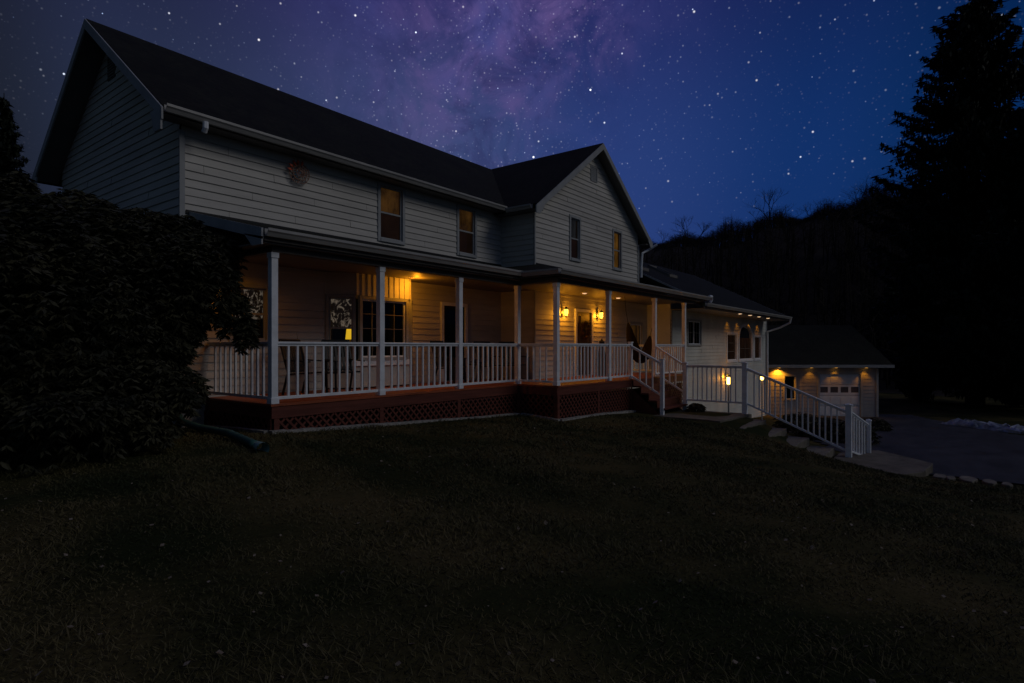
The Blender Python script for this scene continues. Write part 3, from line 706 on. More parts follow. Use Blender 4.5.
m = MB(); m.lathe((6.3,1.1,.45), [(.24,0),(.25,.015),(.24,.03)], 20); m.build('table_top', M['black'], t)
for k in range(3):
    a = k*2.1+.4; m = MB(); m.tube([(6.3+.2*math.cos(a),1.1+.2*math.sin(a),.003),(6.3+.08*math.cos(a),1.1+.08*math.sin(a),.45)], .014, 6); m.build('leg', M['black'], t)
m = MB(); v = []
for i in range(9):
    for j in range(9):
        u, w_ = i/8-.5, j/8-.5; hh = .07*(1-abs(2*u)**3)*(1-abs(2*w_)**3); v.append((u, w_, hh))
m.v = [(6.3+a*.34, 1.1+b*.34, .535+c) for a, b, c in v] + [(6.3+a*.34, 1.1+b*.34, .53-c*.65) for a, b, c in v]
m.f = [(i*9+j,(i+1)*9+j,(i+1)*9+j+1,i*9+j+1) for i in range(8) for j in range(8)] + [(81+i*9+j,81+i*9+j+1,81+(i+1)*9+j+1,81+(i+1)*9+j) for i in range(8) for j in range(8)]
tag(m.build('cushion', M['cushion'], smooth=True), 'navy blue cushion lying on the small round porch table', 'cushion')

# hammock slung across the porch corner
t = empty('hammock', (13, 0, 1.2), 'dark cloth hammock slung low on the porch right of the front door', 'hammock')
A = Vector((12.10, -.2, 1.68)); B_ = Vector((13.75, -.2, 1.28)); K, J = 24, 12
mb = MB()
for i in range(K+1):
    u = i/K; c = A.lerp(B_, u); sag = 1.10*(1-(2*u-1)**2)**.85; wd = .03+.30*math.sin(math.pi*u)**.6
    for j in range(J+1):
        q = j/J-.5; n_ = Vector((.27,.96,0))
        mb.v.append(tuple(c + n_*q*2*wd + Vector((0,0,-sag + .55*abs(q)*2*wd*abs(q)*2 + .012*math.sin(j*2.1+i*.6)))))
mb.f = [(i*(J+1)+j,(i+1)*(J+1)+j,(i+1)*(J+1)+j+1,i*(J+1)+j+1) for i in range(K) for j in range(J)]
mb.build('sling', M['hammock'], t, smooth=True)
m = MB(); m.tube([A, A+Vector((-.10,.02,.35)), A+Vector((-.16,.04,.83))], .008, 5); m.tube([B_, B_+Vector((.25,-.02,.5)), B_+Vector((.5,-.04,1.23))], .008, 5); m.build('rope', M['hammock'], t)

# tall dark urn
t = empty('milk_can', (11.56, .45, .002), 'tall dark metal can standing right of the front door', 'milk can')
m = MB(); m.lathe((11.56,.45,.0), [(.13,.002),(.135,.03),(.13,.10),(.13,.62),(.12,.72),(.07,.86),(.065,.95),(.09,1.02),(.09,1.04)], 20); m.build('body', M['black'], t, smooth=True)
m = MB(); m.lathe((11.56,.45,1.04), [(.085,0),(.08,.05),(.03,.09),(.02,.14)], 16); m.build('lid', M['black'], t, smooth=True)
for s_ in (-1, 1):
    m = MB(); m.tube([(11.56+s_*.10,.45,.78),(11.56+s_*.17,.45,.82),(11.56+s_*.17,.45,.92),(11.56+s_*.07,.45,.95)], .012, 6); m.build('handle', M['black'], t)

# wall ornament under the eave
ox, oz = 1.80, 4.47; oy = YW-.075
t = empty('wall_ornament', (ox, oy, oz), 'round tan and orange ornament hanging high on the upper wall under the eave', 'ornament')
m = MB(); K = 26
for rr_ in (.21, .15, .085):
    m.tube([(ox+rr_*1.1*math.cos(2*math.pi*k/K), oy-.02-.03*(.21-rr_)/.1, oz+(rr_+.012*math.sin(5*2*math.pi*k/K))*math.sin(2*math.pi*k/K)) for k in range(K+1)], .009, 5)
for k in range(14):
    a = 2*math.pi*k/14; m.tube([(ox+.03*math.cos(a),oy-.06,oz+.03*math.sin(a)),(ox+.15*math.cos(a+.25),oy-.04,oz+.13*math.sin(a+.25)),(ox+.235*math.cos(a),oy-.02,oz+.215*math.sin(a))], .008, 4)
m.build('wire_ring', M['orn_tan'], t)
m = MB()
for k in range(7):
    a = 2*math.pi*k/7; m.prism([(ox-.05,oy-.05,oz-.03),(ox-.05+.05*math.cos(a-.35),oy-.06,oz-.03+.05*math.sin(a-.35)),(ox-.05+.10*math.cos(a),oy-.05,oz-.03+.10*math.sin(a)),(ox-.05+.05*math.cos(a+.35),oy-.06,oz-.03+.05*math.sin(a+.35))], (0,.015,0))
m.build('flower', M['orn_blue'], t)
m = MB()
for k, a in enumerate((1.35, 1.75, 2.15, 2.6, 3.0)):
    m.prism([(ox+.17*math.cos(a),oy-.05,oz+.15*math.sin(a)),(ox+.23*math.cos(a-.12),oy-.06,oz+.21*math.sin(a-.12)),(ox+.29*math.cos(a),oy-.05,oz+.27*math.sin(a)),(ox+.23*math.cos(a+.14),oy-.06,oz+.21*math.sin(a+.14))], (0,.02,0))
m.build('petals', M['orn_red'], t)
m = MB()
for k in range(9):
    a = -2.4+k*.22; m.tube([(ox+.15*math.cos(a),oy-.02,oz+.14*math.sin(a)),(ox+.2*math.cos(a),oy-.02,oz+.2*math.sin(a)-.04)], .008, 4)
m.build('fringe', M['whitedim'], t)

# lights on and by the wing
lantern('wing_lantern', 22.1, -.18, -.45, 'lit lantern low on the white wing wall behind the walkway railing', 7, None, .7)
lx, ly = P(728.6, 20.5).x, P(728.6, 20.5).y; lz = .91-33.5*20.5/F; g0 = gz(lx, ly)
t = empty('path_light', (lx, ly, g0), 'small lit lamp on a thin post behind the walkway railing', 'path light')
m = MB(); m.tube([(lx,ly,g0-.1),(lx,ly,lz-.14)], .03, 8); m.build('post', M['whitedim'], t)
m = MB(); m.lathe((lx,ly,lz), [(.05,-.13),(.085,-.06),(.085,.06),(.05,.12)], 12); m.build('globe', M['bulb'], t, smooth=True)
m = MB(); m.lathe((lx,ly,lz+.12), [(.12,0),(.02,.07)], 12); m.build('cap', M['black'], t)
lamp('path_glow', 'POINT', (lx-.1, ly-.1, lz), 1.0, ORANGE, t, .08)
p = P(762, 24.5, .91-31*24.5/F); g0 = gz(p.x, p.y)
t = empty('path_light', (p.x, p.y, g0), 'small lit lamp on a thin post near the corner of the wing', 'path light')
m = MB(); m.tube([(p.x,p.y,g0-.1),(p.x,p.y,p.z-.08)], .028, 8); m.build('post', M['whitedim'], t)
m = MB(); m.lathe(p, [(.04,-.08),(.065,-.03),(.065,.04),(.03,.08)], 12); m.build('globe', M['bulb'], t, smooth=True)
lamp('path_glow', 'POINT', (p.x-.1, p.y-.1, p.z), 1.6, ORANGE, t, .08)

# ================================================================== WALKWAY
def slab(name, pts, z, th, m, seed=0, kind=None, label=None, cat=None, group=None):
    rr = random.Random(seed); out = []
    n = len(pts)
    for i in range(n):
        a = Vector((*pts[i],0)); b = Vector((*pts[(i+1)%n],0)); k = max(1, round((b-a).length/.22))
        for j in range(k):
            q = a.lerp(b, j/k); out.append((q.x+rr.uniform(-.025,.025), q.y+rr.uniform(-.025,.025), z-th+rr.uniform(-.006,.006)))
    mb = MB(); n2 = len(out); mb.prism(out, (0,0,th)); o = mb.build(name, m, bevel=.012)
    return tag(o, label, cat, group, kind)
slab('walkway', [(10.05,-1.95),(12.1,-1.95),(12.12,-4.0),(9.95,-3.85)], -.965, .25, M['concrete'], 1, 'structure')
ST = [(-3.88,-4.42,-1.085),(-4.44,-4.98,-1.27),(-5.0,-5.52,-1.46),(-5.54,-6.1,-1.67)]
for i, (ya, yb, z) in enumerate(ST):
    j = (9.75, 9.60, 9.82, 10.15)[i]
    slab('stone_step', [(j,ya),(11.9,ya),(11.9,yb),(j+.08,yb)], z, .20, M['stone'], 10+i, None,
         ['highest flat step of the walkway beside the white railing','second step down the walkway beside the railing','third step down the walkway beside the railing','lowest step of the walkway just above the bottom slab'][i], 'step', 'flat steps of the walkway')
slab('path', [(10.05,-6.12),(12.6,-6.12),(13.6,-6.9),(12.3,-8.15),(10.9,-8.0),(9.7,-7.3)], -1.885, .25, M['concrete'], 30, 'structure')
rk = random.Random(8)
for i, (px, py) in enumerate(((940,478),(951,480),(968,481),(990,484),(1007,487))):
    w = 2.88*F/(py-347); q = P(px, w); z = gz(q.x, q.y)
    mb = MB(); K = 9; sx = (.22,.16,.26,.20,.15)[i]; base = []
    for k in range(K): a = 2*math.pi*k/K; r = sx*rk.uniform(.75,1.1); base.append((q.x+r*1.3*math.cos(a), q.y+r*math.sin(a)*.7, z-.05))
    mb.prism(base, (0,0,.12)); tag(mb.build('edging_stone', M['stone'], bevel=.02), ['first edging stone next to the bottom slab of the walkway','small second edging stone by the driveway edge','largest flat edging stone by the driveway edge','fourth edging stone along the driveway edge','last small edging stone near the right frame edge'][i], 'stone', 'stones along the driveway edge')
# white railing along the walk
t = empty('walkway_railing', (12, -4, -1), 'long white railing stepping down the walkway from the porch stairs', 'railing')
def rpost(x, y, z0, z1, w=.06):
    m = MB(); m.box(x-w,x+w,y-w,y+w,z0,z1); m.box(x-w-.015,x+w+.015,y-w-.015,y+w+.015,z1,z1+.03); m.box(x-w*.6,x+w*.6,y-w*.6,y+w*.6,z1+.03,z1+.05); m.build('post', M['white'], t, bevel=.006)
rpost(12.0,-2.12,-1.2,.42); rpost(12.0,-3.84,-1.2,.44,.065); rpost(12.0,-6.40,-2.1,-.58,.07); rpost(13.05,-6.72,-2.2,-1.05,.05)
railing(t, (12.0,-2.18),(12.0,-3.77),.38,-.66, name='rail', sp=.135); railing(t, (12.0,-3.91),(12.0,-6.32),.33,-.68,-.70,-1.72, name='rail', sp=.14); railing(t, (12.06,-6.42),(13.0,-6.70),-.72,-1.74,-1.12,-2.02, name='rail', sp=.15)

# downspout extension lying on the lawn
t = empty('drain_pipe', (-.9, -.6, gz(-.9,-.6)), 'dark green drain pipe lying on the ground by the left porch corner', 'pipe')
pts = [(-.62,1.95,.3),(-.66,1.9,-.2),(-.68,1.6,-.34),(-.72,.9,gz(-.72,.9)+.09),(-.82,-.2,gz(-.82,-.2)+.09),(-1.02,-1.35,gz(-1.02,-1.35)+.07)]
m = MB(); pp = []; rs = []
for a, b in zip(pts, pts[1:]):
    for k in range(12): pp.append(Vector(a).lerp(Vector(b), k/12)); rs.append(.052+.006*(k%2))
m.tube(pp, rs, 12); m.build('corrugated_pipe', M['green'], t, smooth=True)
m = MB(); m.tube([pts[-1], Vector(pts[-1])+Vector((-.05,-.22,-.015))], [.06,.085], 12, cap=False); m.build('outlet', mat('pipe_end_pale', (.16,.30,.30), .5, var=.2), t, smooth=True)
# concrete edge strip under the lattice
m = MB()
for (a, b) in (((-.12,-.12),(6.35,-.12)),((6.42,-.2),(6.42,-1.28)),((6.45,-1.27),(10.3,-1.27)),((-.12,2.1),(-.12,-.05))):
    n = 24
    for k in range(n):
        p = Vector((*a,0)).lerp(Vector((*b,0)), k/n); q = Vector((*a,0)).lerp(Vector((*b,0)), (k+1)/n)
        jz = rk.uniform(-.006,.006)
        m.bar((p.x,p.y,gz(p.x,p.y)+.0+jz),(q.x,q.y,gz(q.x,q.y)+.0+jz),.13,.09)
m.build('edge_strip', mat('pale_edging', (.30,.29,.27), .9, var=.4, scale=12, bump=.6), house)

# ================================================================== GARAGE
def GP(r, w, z): v = CAM + RT*r + FW*w; return Vector((v.x, v.y, z))
W0 = 33.2; r0, r1 = (757-512)/F*W0, (877.5-512)/F*W0; zg = -2.98; ze = -.22
gar = empty('garage', GP((r0+r1)/2, W0+3, zg), 'low detached garage with a white panelled door and small orange eave lights', 'garage')
U = (RT.x, RT.y); Nn = (-FW.x, -FW.y); G0 = tuple(GP(0, W0, 0)[:2])
def gr(px): return (px-512)/F*W0
def gzz(y): return .91-(y-347)*W0/F
dz = (gr(819.5), gr(860.5), zg, gzz(374)); wz = (gr(784.5), gr(795), gzz(399), gzz(376))
m = MB(); siding(m, G0, U, Nn, r0, r1, zg-.1, ze+.1, holes=[dz, wz], step=.2, proud=.01); m.build('front_wall', M['garagewall'], gar)
m = MB()
for r in (r0, r1):
    m.prism([GP(r,W0,zg-.2), GP(r,W0+7,zg-.2), GP(r,W0+7,ze), GP(r,W0+3.5,ze+2.4), GP(r,W0,ze)], RT*(.05 if r == r0 else -.05))
m.prism([GP(r0,W0+7,zg-.2),GP(r1,W0+7,zg-.2),GP(r1,W0+7,ze),GP(r0,W0+7,ze)], FW*.05)
m.build('side_wall', M['garagewall'], gar)
ra, rb = r0-.1, gr(888)
m = MB(); zt = ze+.18
m.prism([GP(ra,W0-.45,zt-.02), GP(rb,W0-.45,zt-.02), GP(rb,W0+3.6,zt+2.3), GP(ra,W0+3.6,zt+2.3)], (0,0,-.1)); m.prism([GP(ra,W0+3.6,zt+2.3), GP(rb,W0+3.6,zt+2.3), GP(rb,W0+7.6,zt-.02), GP(ra,W0+7.6,zt-.02)], (0,0,-.1))
m.build('roof', M['shingle'], gar)
m = MB(); m.prism([GP(ra,W0-.48,zt-.03),GP(rb,W0-.48,zt-.03),GP(rb,W0-.48,zt-.19),GP(ra,W0-.48,zt-.19)], -FW*.1); m.build('gutter', M['gutter'], gar)
m = MB(); m.prism([GP(ra,W0-.44,ze+.0),GP(rb-.1,W0-.44,ze+.0),GP(rb-.1,W0-.03,ze+.0),GP(ra,W0-.03,ze+.0)], (0,0,.02)); m.build('soffit', M['soffit'], gar)
m = MB(); m.prism([GP(r1-.09,W0-.05,zg),GP(r1+.03,W0-.05,zg),GP(r1+.03,W0-.05,ze),GP(r1-.09,W0-.05,ze)], FW*.03); m.build('corner_board', M['whitedim'], gar)
m = MB(); a, b, zb_, zt_ = dz; H = (zt_-zb_)/4; mw = .0
wins = []
for k in range(4):
    z0 = zb_+H*k+.01; z1 = zb_+H*(k+1)-.01
    if k == 2:
        n = 4; wd = (b-a)/n
        m.prism([GP(a,W0+.06,z0),GP(b,W0+.06,z0),GP(b,W0+.06,z0+.14),GP(a,W0+.06,z0+.14)], FW*.04); m.prism([GP(a,W0+.06,z1-.12),GP(b,W0+.06,z1-.12),GP(b,W0+.06,z1),GP(a,W0+.06,z1)], FW*.04)
        for i in range(n+1):
            c = a+wd*i; h = .07; m.prism([GP(max(a,c-h),W0+.058,z0+.14),GP(min(b,c+h),W0+.058,z0+.14),GP(min(b,c+h),W0+.058,z1-.12),GP(max(a,c-h),W0+.058,z1-.12)], FW*.04)
            if i < n: wins.append((c+h, c+wd-h, z0+.14, z1-.12))
    else:
        m.prism([GP(a,W0+.06,z0),GP(b,W0+.06,z0),GP(b,W0+.06,z1),GP(a,W0+.06,z1)], FW*.04)
        for i in range(4):
            c = a+(b-a)/4*i; m.prism([GP(c+.08,W0+.045,z0+.1),GP(c+(b-a)/4-.08,W0+.045,z0+.1),GP(c+(b-a)/4-.08,W0+.045,z1-.1),GP(c+.08,W0+.045,z1-.1)], FW*.02)
gd = m.build('garage_door', M['garagedoor'], gar)
for (c, d, e, f_) in wins:
    m = MB(); m.prism([GP(c,W0+.08,e),GP(d,W0+.08,e),GP(d,W0+.08,f_),GP(c,W0+.08,f_)], FW*.01); m.build('pane', mat('garage_pane', (.09,.09,.11), .2, var=.2) if 'garage_pane' not in bpy.data.materials else bpy.data.materials['garage_pane'], gd)
m = MB(); t_ = .12
m.prism([GP(a-t_,W0-.04,zb_),GP(a,W0-.04,zb_),GP(a,W0-.04,zt_),GP(a-t_,W0-.04,zt_)], FW*.1); m.prism([GP(b,W0-.04,zb_),GP(b+t_,W0-.04,zb_),GP(b+t_,W0-.04,zt_),GP(b,W0-.04,zt_)], FW*.1); m.prism([GP(a-t_,W0-.04,zt_),GP(b+t_,W0-.04,zt_),GP(b+t_,W0-.04,zt_+.14),GP(a-t_,W0-.04,zt_+.14)], FW*.1)
m.build('door_frame', M['whitedim'], gar)
window(gar, G0, U, Nn, *wz, trim=.07)
for px, pw in ((777.5, 130), (809.5, 12), (834, 9), (864, 14)):
    q = GP(gr(px), W0-.22, ze)
    downlight(gar, q.x, q.y, ze, pw, r=.10, spot=95 if px > 780 else 140, nm='eave_light', mt='bulborange')
# passage between wing and garage
# ================================================================== SNOW
mb = MB(); rs_ = random.Random(5); xs = 26; ysn = 10; q0 = P(940, 30); q1 = P(1080, 24.5)
for i in range(xs+1):
    u = i/xs; c = q0.lerp(q1, u)
    for j in range(ysn+1):
        v = j/ysn-.5; wd = 2.4*rs_.uniform(.6,1.3)*(math.sin(math.pi*min(1,u*1.1+.04))**.5)*(1+.3*math.sin(i*1.7)); x = c.x+FW.x*v*wd; y = c.y+FW.y*v*wd
        h = (.30+.12*math.sin(i*2.3+j)+rs_.uniform(-.08,.08))*max(0, 1-(2*v)**2)*min(1, u*6+.1)
        mb.v.append((x+rs_.uniform(-.05,.05), y, gz(x, y)+h-.03))
mb.f = [(i*(ysn+1)+j,(i+1)*(ysn+1)+j,(i+1)*(ysn+1)+j+1,i*(ysn+1)+j+1) for i in range(xs) for j in range(ysn)]
tag(mb.build('snow_patch', M['snow'], smooth=True), 'low bank of old snow beyond the driveway at the far right', 'snow bank')

# ================================================================== VEGETATION
def quads(name, C, A, B, m, parent=None, W=None):
    "many quads: centre C, half axes A and B (numpy n x 3); pinched to a leaf shape"
    n = len(C); v = np.empty((n, 4, 3)); v[:,0] = C-A; v[:,1] = C-B*.9-A*.1; v[:,2] = C+A; v[:,3] = C+B*.9-A*.1
    v = v.reshape(-1, 3)
    if parent is not None:
        Wi = np.array(WM[parent.name].inverted()); v = v @ Wi[:3,:3].T + Wi[:3,3]
    me = bpy.data.meshes.new(name); me.vertices.add(n*4); me.vertices.foreach_set('co', v.ravel())
    me.loops.add(n*4); me.loops.foreach_set('vertex_index', np.arange(n*4)); me.polygons.add(n)
    me.polygons.foreach_set('loop_start', np.arange(0, n*4, 4)); me.polygons.foreach_set('loop_total', np.full(n, 4)); me.update(calc_edges=True); me.validate()
    me.materials.append(m); o = bpy.data.objects.new(name, me); COL.objects.link(o); WM[o.name] = WM[parent.name] if parent else Matrix.Identity(4)
    if parent: o.parent = parent
    return o
def unit(a): return a/np.maximum(1e-9, np.linalg.norm(a, axis=-1, keepdims=True))

# rhododendron: lobes placed where the shrub swells
def bush(base, lobes, ncl, label, nm='rhododendron', leaf=.047, seed=1):
    t = empty(nm, base, label, 'shrub'); rng = np.random.default_rng(seed); Cs, As, Bs = [], [], []
    if len(lobes) > 8:
        ex = []
        for l in lobes:
            for _ in range(7):
                d = unit(rng.normal(size=3)); d[2] = abs(d[2])*.8 if rng.random() < .7 else d[2]; r_ = rng.uniform(.16,.34)*min(1, l[3])
                ex.append((l[0]+d[0]*l[3]*.97, l[1]+d[1]*l[3]*.97, l[2]+d[2]*l[4]*.97, r_, r_*rng.uniform(.8,1.3)))
        lobes = list(lobes)+ex
    vol = np.array([(l[3]*l[4])**.85 for l in lobes]); pr = vol/vol.sum()
    ids = rng.choice(len(lobes), ncl, p=pr)
    L = np.array(lobes)[ids]; d = unit(rng.normal(size=(ncl,3))); d[:,2] = np.where(d[:,2] < -.55, -d[:,2], d[:,2])
    rad = (1-.45*rng.random(ncl)**2.2)[:,None]; c = L[:,:3] + d*L[:,[3,3,4]]*rad*(1+.08*np.sin(d[:,[0]]*9+d[:,[2]]*7))
    K = 8
    for k in range(K):
        a = 2*math.pi*k/K + rng.random(ncl)*.6; out = np.stack([np.cos(a), np.sin(a), -.55-.5*rng.random(ncl)], -1); out = unit(out+d*.5)
        ln = leaf*(.55+1.0*rng.random(ncl))[:,None]; side = unit(np.cross(out, rng.normal(size=(ncl,3))))
        Cs.append(c+out*ln); As.append(out*ln); Bs.append(side*ln*.32)
    C = np.concatenate(Cs); keep = C[:,2] > GZ(C[:,0], C[:,1])
    quads('leaves', C[keep], np.concatenate(As)[keep], np.concatenate(Bs)[keep], M['leaf'], t)
    m = MB(); rr = random.Random(seed)
    for l in lobes:
        for _ in range(2 if l[3] > .5 else 0):
            b = Vector(base)+Vector((rr.uniform(-.5,.5), rr.uniform(-.4,.4), -.1)); e = Vector(l[:3])+Vector((rr.uniform(-.5,.5)*l[3], rr.uniform(-.5,.5)*l[3], rr.uniform(-.2,.6)*l[4]))
            mid = b.lerp(e, .5)+Vector((rr.uniform(-.3,.3), rr.uniform(-.3,.3), rr.uniform(-.1,.3))); m.tube([b, mid, e], [.035,.02,.006], 6)
    m.build('branches', M['bark'], t); return t
def LB(px, py, w, rx, rz): p = P(px, w, .91-(py-347)*w/F); return (p.x, p.y, p.z, rx, rz)
lobes = [LB(75,330,8.2,1.4,1.75), LB(20,345,7.4,1.3,1.75), LB(128,318,8.6,.9,1.5), LB(60,258,8.8,1.2,.95), LB(145,262,9.0,.95,.72), LB(185,282,8.9,.62,.72), LB(100,405,7.8,1.05,.8), LB(128,400,8.4,.65,.85), LB(30,430,7.0,1.1,.6),
         LB(212,300,9.3,.42,.62), LB(214,262,9.6,.40,.44), LB(236,322,9.4,.22,.45), LB(246,340,9.3,.12,.28), LB(-40,330,8,1.6,2.0), LB(168,335,8.7,.36,.6)]
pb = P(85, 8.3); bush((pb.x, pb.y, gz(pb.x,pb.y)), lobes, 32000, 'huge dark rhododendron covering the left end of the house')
# bare twigs hanging by the porch corner
# small shrub at the foot of the stairs
q = P(696, 17.3); bush((q.x, q.y, -1.05), [(q.x, q.y, -.9, .22, .18)], 150, 'little low shrub beside the foot of the porch stairs', 'low_shrub', .05, 4)
q = P(835, 19.5); bush((q.x, q.y, gz(q.x,q.y)), [(*P(800,21.5,-1.95),.8,.45), (*P(825,20.5,-2.0),.9,.45), (*P(850,20,-2.1),.8,.4), (*P(872,26,-2.6),.7,.4)], 1500, 'low dark shrubs growing behind the sloping railing', 'low_shrub', .07, 6)

def conifer(x, y, z, H, Rb, label, group=None, seed=1, droop=.35, nseg=1.0, cat='tree', lean=0, pw=.62):
    t = empty('spruce_tree', (x, y, z), label, cat, group); rng = random.Random(seed); m = MB()
    m.tube([(x,y,z-.2),(x+.1,y,z+H*.5),(x+lean,y,z+H)], [H*.017+.08,H*.010+.03,.02], 8); m.build('trunk', M['bark'], t)
    br = MB(); Cs, As, Bs = [], [], []; k = 0; zz = .05*H
    while zz < H*.985:
        u = zz/H; L0 = Rb*((1-u)**pw)*(1-.62*max(0,(.46-u)/.46))*(1-.35*max(0,(.16-u)/.16)) + .15
        nb = rng.randint(6, 9)
        for b in range(nb):
            a = rng.uniform(0, 2*math.pi); L = L0*rng.uniform(.64, 1.14); ca, sa = math.cos(a), math.sin(a)
            z0 = z+zz+rng.uniform(-.2,.2)
            def bp(s): return (x+ca*L*s, y+sa*L*s, z0 - droop*L*math.sin(s*2.2)*.8 + .28*L*s*s)
            br.tube([bp(0), bp(.5), bp(1)], [.035,.022,.008], 3, cap=False)
            ns = max(4, int(L*7*nseg))
            for i in range(ns):
                s = .12+.9*(i/ns)**.9; px_, py_, pz_ = bp(min(s,1)); wd = (1-s*.75)*L*.26+.12
                for side in (-1, 1, 0):
                    o = rng.uniform(.15,1)*wd*side; hang = rng.uniform(.12,.38)*(.6+.5*(1-s))
                    cx_, cy_, cz_ = px_-sa*o+rng.uniform(-.06,.06), py_+ca*o+rng.uniform(-.06,.06), pz_-hang*.5-abs(o)*.25
                    Cs.append((cx_, cy_, cz_)); sw = 1.0+H/200
                    if rng.random() < .5: As.append((ca*.26*sw-sa*side*.14, sa*.26*sw+ca*side*.14, -.08)); Bs.append((-sa*.12*sw, ca*.12*sw, rng.uniform(-.05,.05)))
                    else: As.append((rng.uniform(-.06,.06), rng.uniform(-.06,.06), -hang*sw)); Bs.append((math.cos(a*3+i)*.11*sw, math.sin(a*3+i)*.11*sw, 0))
        zz += H/62 if H > 14 else H/40
    br.build('limbs', M['bark'], t); quads('crown', np.array(Cs), np.array(As), np.array(Bs), M['needle'], t); return t
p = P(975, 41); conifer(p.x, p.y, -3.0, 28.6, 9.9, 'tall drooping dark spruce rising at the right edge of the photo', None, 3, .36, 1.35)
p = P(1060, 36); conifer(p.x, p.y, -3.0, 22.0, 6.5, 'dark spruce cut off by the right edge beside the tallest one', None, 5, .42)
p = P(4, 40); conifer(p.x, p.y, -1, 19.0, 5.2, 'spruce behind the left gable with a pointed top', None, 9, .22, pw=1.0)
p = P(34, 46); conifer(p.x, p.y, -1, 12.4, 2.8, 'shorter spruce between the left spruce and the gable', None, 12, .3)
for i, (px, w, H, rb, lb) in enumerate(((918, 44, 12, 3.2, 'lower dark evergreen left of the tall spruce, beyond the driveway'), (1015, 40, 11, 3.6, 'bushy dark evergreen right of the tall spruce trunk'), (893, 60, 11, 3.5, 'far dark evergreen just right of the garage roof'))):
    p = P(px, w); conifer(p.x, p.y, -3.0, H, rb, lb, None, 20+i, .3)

# hills (rings of terrain beyond the grounds)
def sky_y(px):
    return float(np.interp(px, [-900,-300,0,100,300,560,650,700,738,758,800,850,900,1024,1300,2200], [262,258,250,262,262,252,250,249,247,234,226,220,211,202,210,262]))
mb = MB(); angs = np.linspace(-1.5, 1.45, 220); rads = np.array([58, 66, 74, 82, 90, 98, 106, 114, 122, 130, 140, 155, 180, 220])
hr = np.random.default_rng(4)
for a in angs:
    px = 512 + F*math.tan(max(-1.35, min(1.35, a))); ytop = sky_y(px)
    for r in rads:
        t_ = max(0, min(1, (r-58)/(122-58))); t_ = t_*t_*(3-2*t_)
        w122 = 122*math.cos(a) if abs(a) < 1.35 else 122*math.cos(1.35)
        ztop = .91+(347-ytop)*w122/F
        z = -3.2+(ztop+3.2)*t_ - max(0, r-130)*.08 + (hr.uniform(-.5,.5) if 60 < r < 200 else 0)
        v = CAM + (FW*math.cos(a)+RT*math.sin(a))*r; mb.v.append((v.x, v.y, z))
nr = len(rads); mb.f = [(i*nr+j, (i+1)*nr+j, (i+1)*nr+j+1, i*nr+j+1) for i in range(len(angs)-1) for j in range(nr-1)]
tag(mb.build('hill', M['hill'], smooth=True), kind='structure')
def hz(px, r_ang_depth):   # ground height on the hill at column px, ring radius r
    a = math.atan((px-512)/F); r = r_ang_depth; t_ = max(0, min(1, (r-58)/64)); t_ = t_*t_*(3-2*t_)
    z = -3.2+(.91+(347-sky_y(px))*122*math.cos(a)/F+3.2)*t_ - max(0, r-130)*.08
    v = CAM + (FW*math.cos(a)+RT*math.sin(a))*r; return Vector((v.x, v.y, z))

# bare trees on the skyline
def bare_meshes(seed, H):
    rng = random.Random(seed); tr = MB(); bm_ = MB()
    def grow(p, d, L, r, lvl, mb):
        q = p+d*L*.5+Vector((rng.uniform(-1,1),rng.uniform(-1,1),0))*L*.05; e = q+(d+Vector((0,0,.1))).normalized()*L*.5
        mb.tube([p, q, e], [r, r*.8, r*.6], 4 if lvl < 2 else 3, cap=False)
        if lvl >= 5: return
        for k in range(3 if lvl < 4 else 2):
            s = rng.uniform(.45, 1); b = p.lerp(e, s) if k else e
            nd = (d+Vector((rng.gauss(0,.48), rng.gauss(0,.48), rng.uniform(-.05,.35)))).normalized()
            grow(b, nd, L*rng.uniform(.60,.80), r*.58, lvl+1, bm_)
    grow(Vector((0,0,-.3)), Vector((0,0,1)), H*.30, H*.012, 0, tr)
    return tr, bm_
protos = []
for s_, H in ((1,11),(2,9),(3,12)):
    protos.append((bare_meshes(s_, H)))
pm = []
for tr, bb in protos:
    o1 = tr.build('trunk', M['twig']); o2 = bb.build('branches', M['twig']); pm.append((o1.data, o2.data)); bpy.data.objects.remove(o1); bpy.data.objects.remove(o2)
skyl = [(663,118,.55),(676,119,.62),(688,116,.9),(699,117,.85),(712,118,.6),(722,120,.5),(748,118,.55),(757,116,.75),(770,117,1.15),(782,118,.7),(795,119,.65),(808,118,.6),(822,118,.6),(836,119,.7),(848,118,.6),(860,116,.9),(872,117,1.1),(884,118,.9),(897,119,.85),(912,118,.8)]
where = ['leftmost, just right of the gable eave','second, low beside the gable eave','tall one of the pair right of the gable','right one of the pair right of the gable','low one after the pair','smallest one at the dip in the hill','left foot of the wooded rise','on the left shoulder of the rise','the tallest one standing alone above the rise','right behind the tallest one','on the flat of the ridge','low on the flat of the ridge','middle of the flat ridge','slightly taller one in the middle ridge','low one before the ridge climbs','broad one where the ridge climbs','highest one near the big spruce','second nearest the big spruce','half behind the big spruce','behind the big spruce']
rt_ = random.Random(2)
for i, (px, r, s_) in enumerate(skyl):
    p = hz(px, r); t = empty('bare_tree', p, 'bare leafless tree on the skyline, '+where[i], 'tree', 'bare trees along the hill skyline', rt_.uniform(0,6)); s_ *= .84; t.scale = (s_*1.15, s_*1.15, s_*rt_.uniform(.75,.95))
    a, b = pm[i % 3]
    for nm, me in (('trunk', a), ('branches', b)): o = bpy.data.objects.new(nm, me); COL.objects.link(o); o.parent = t
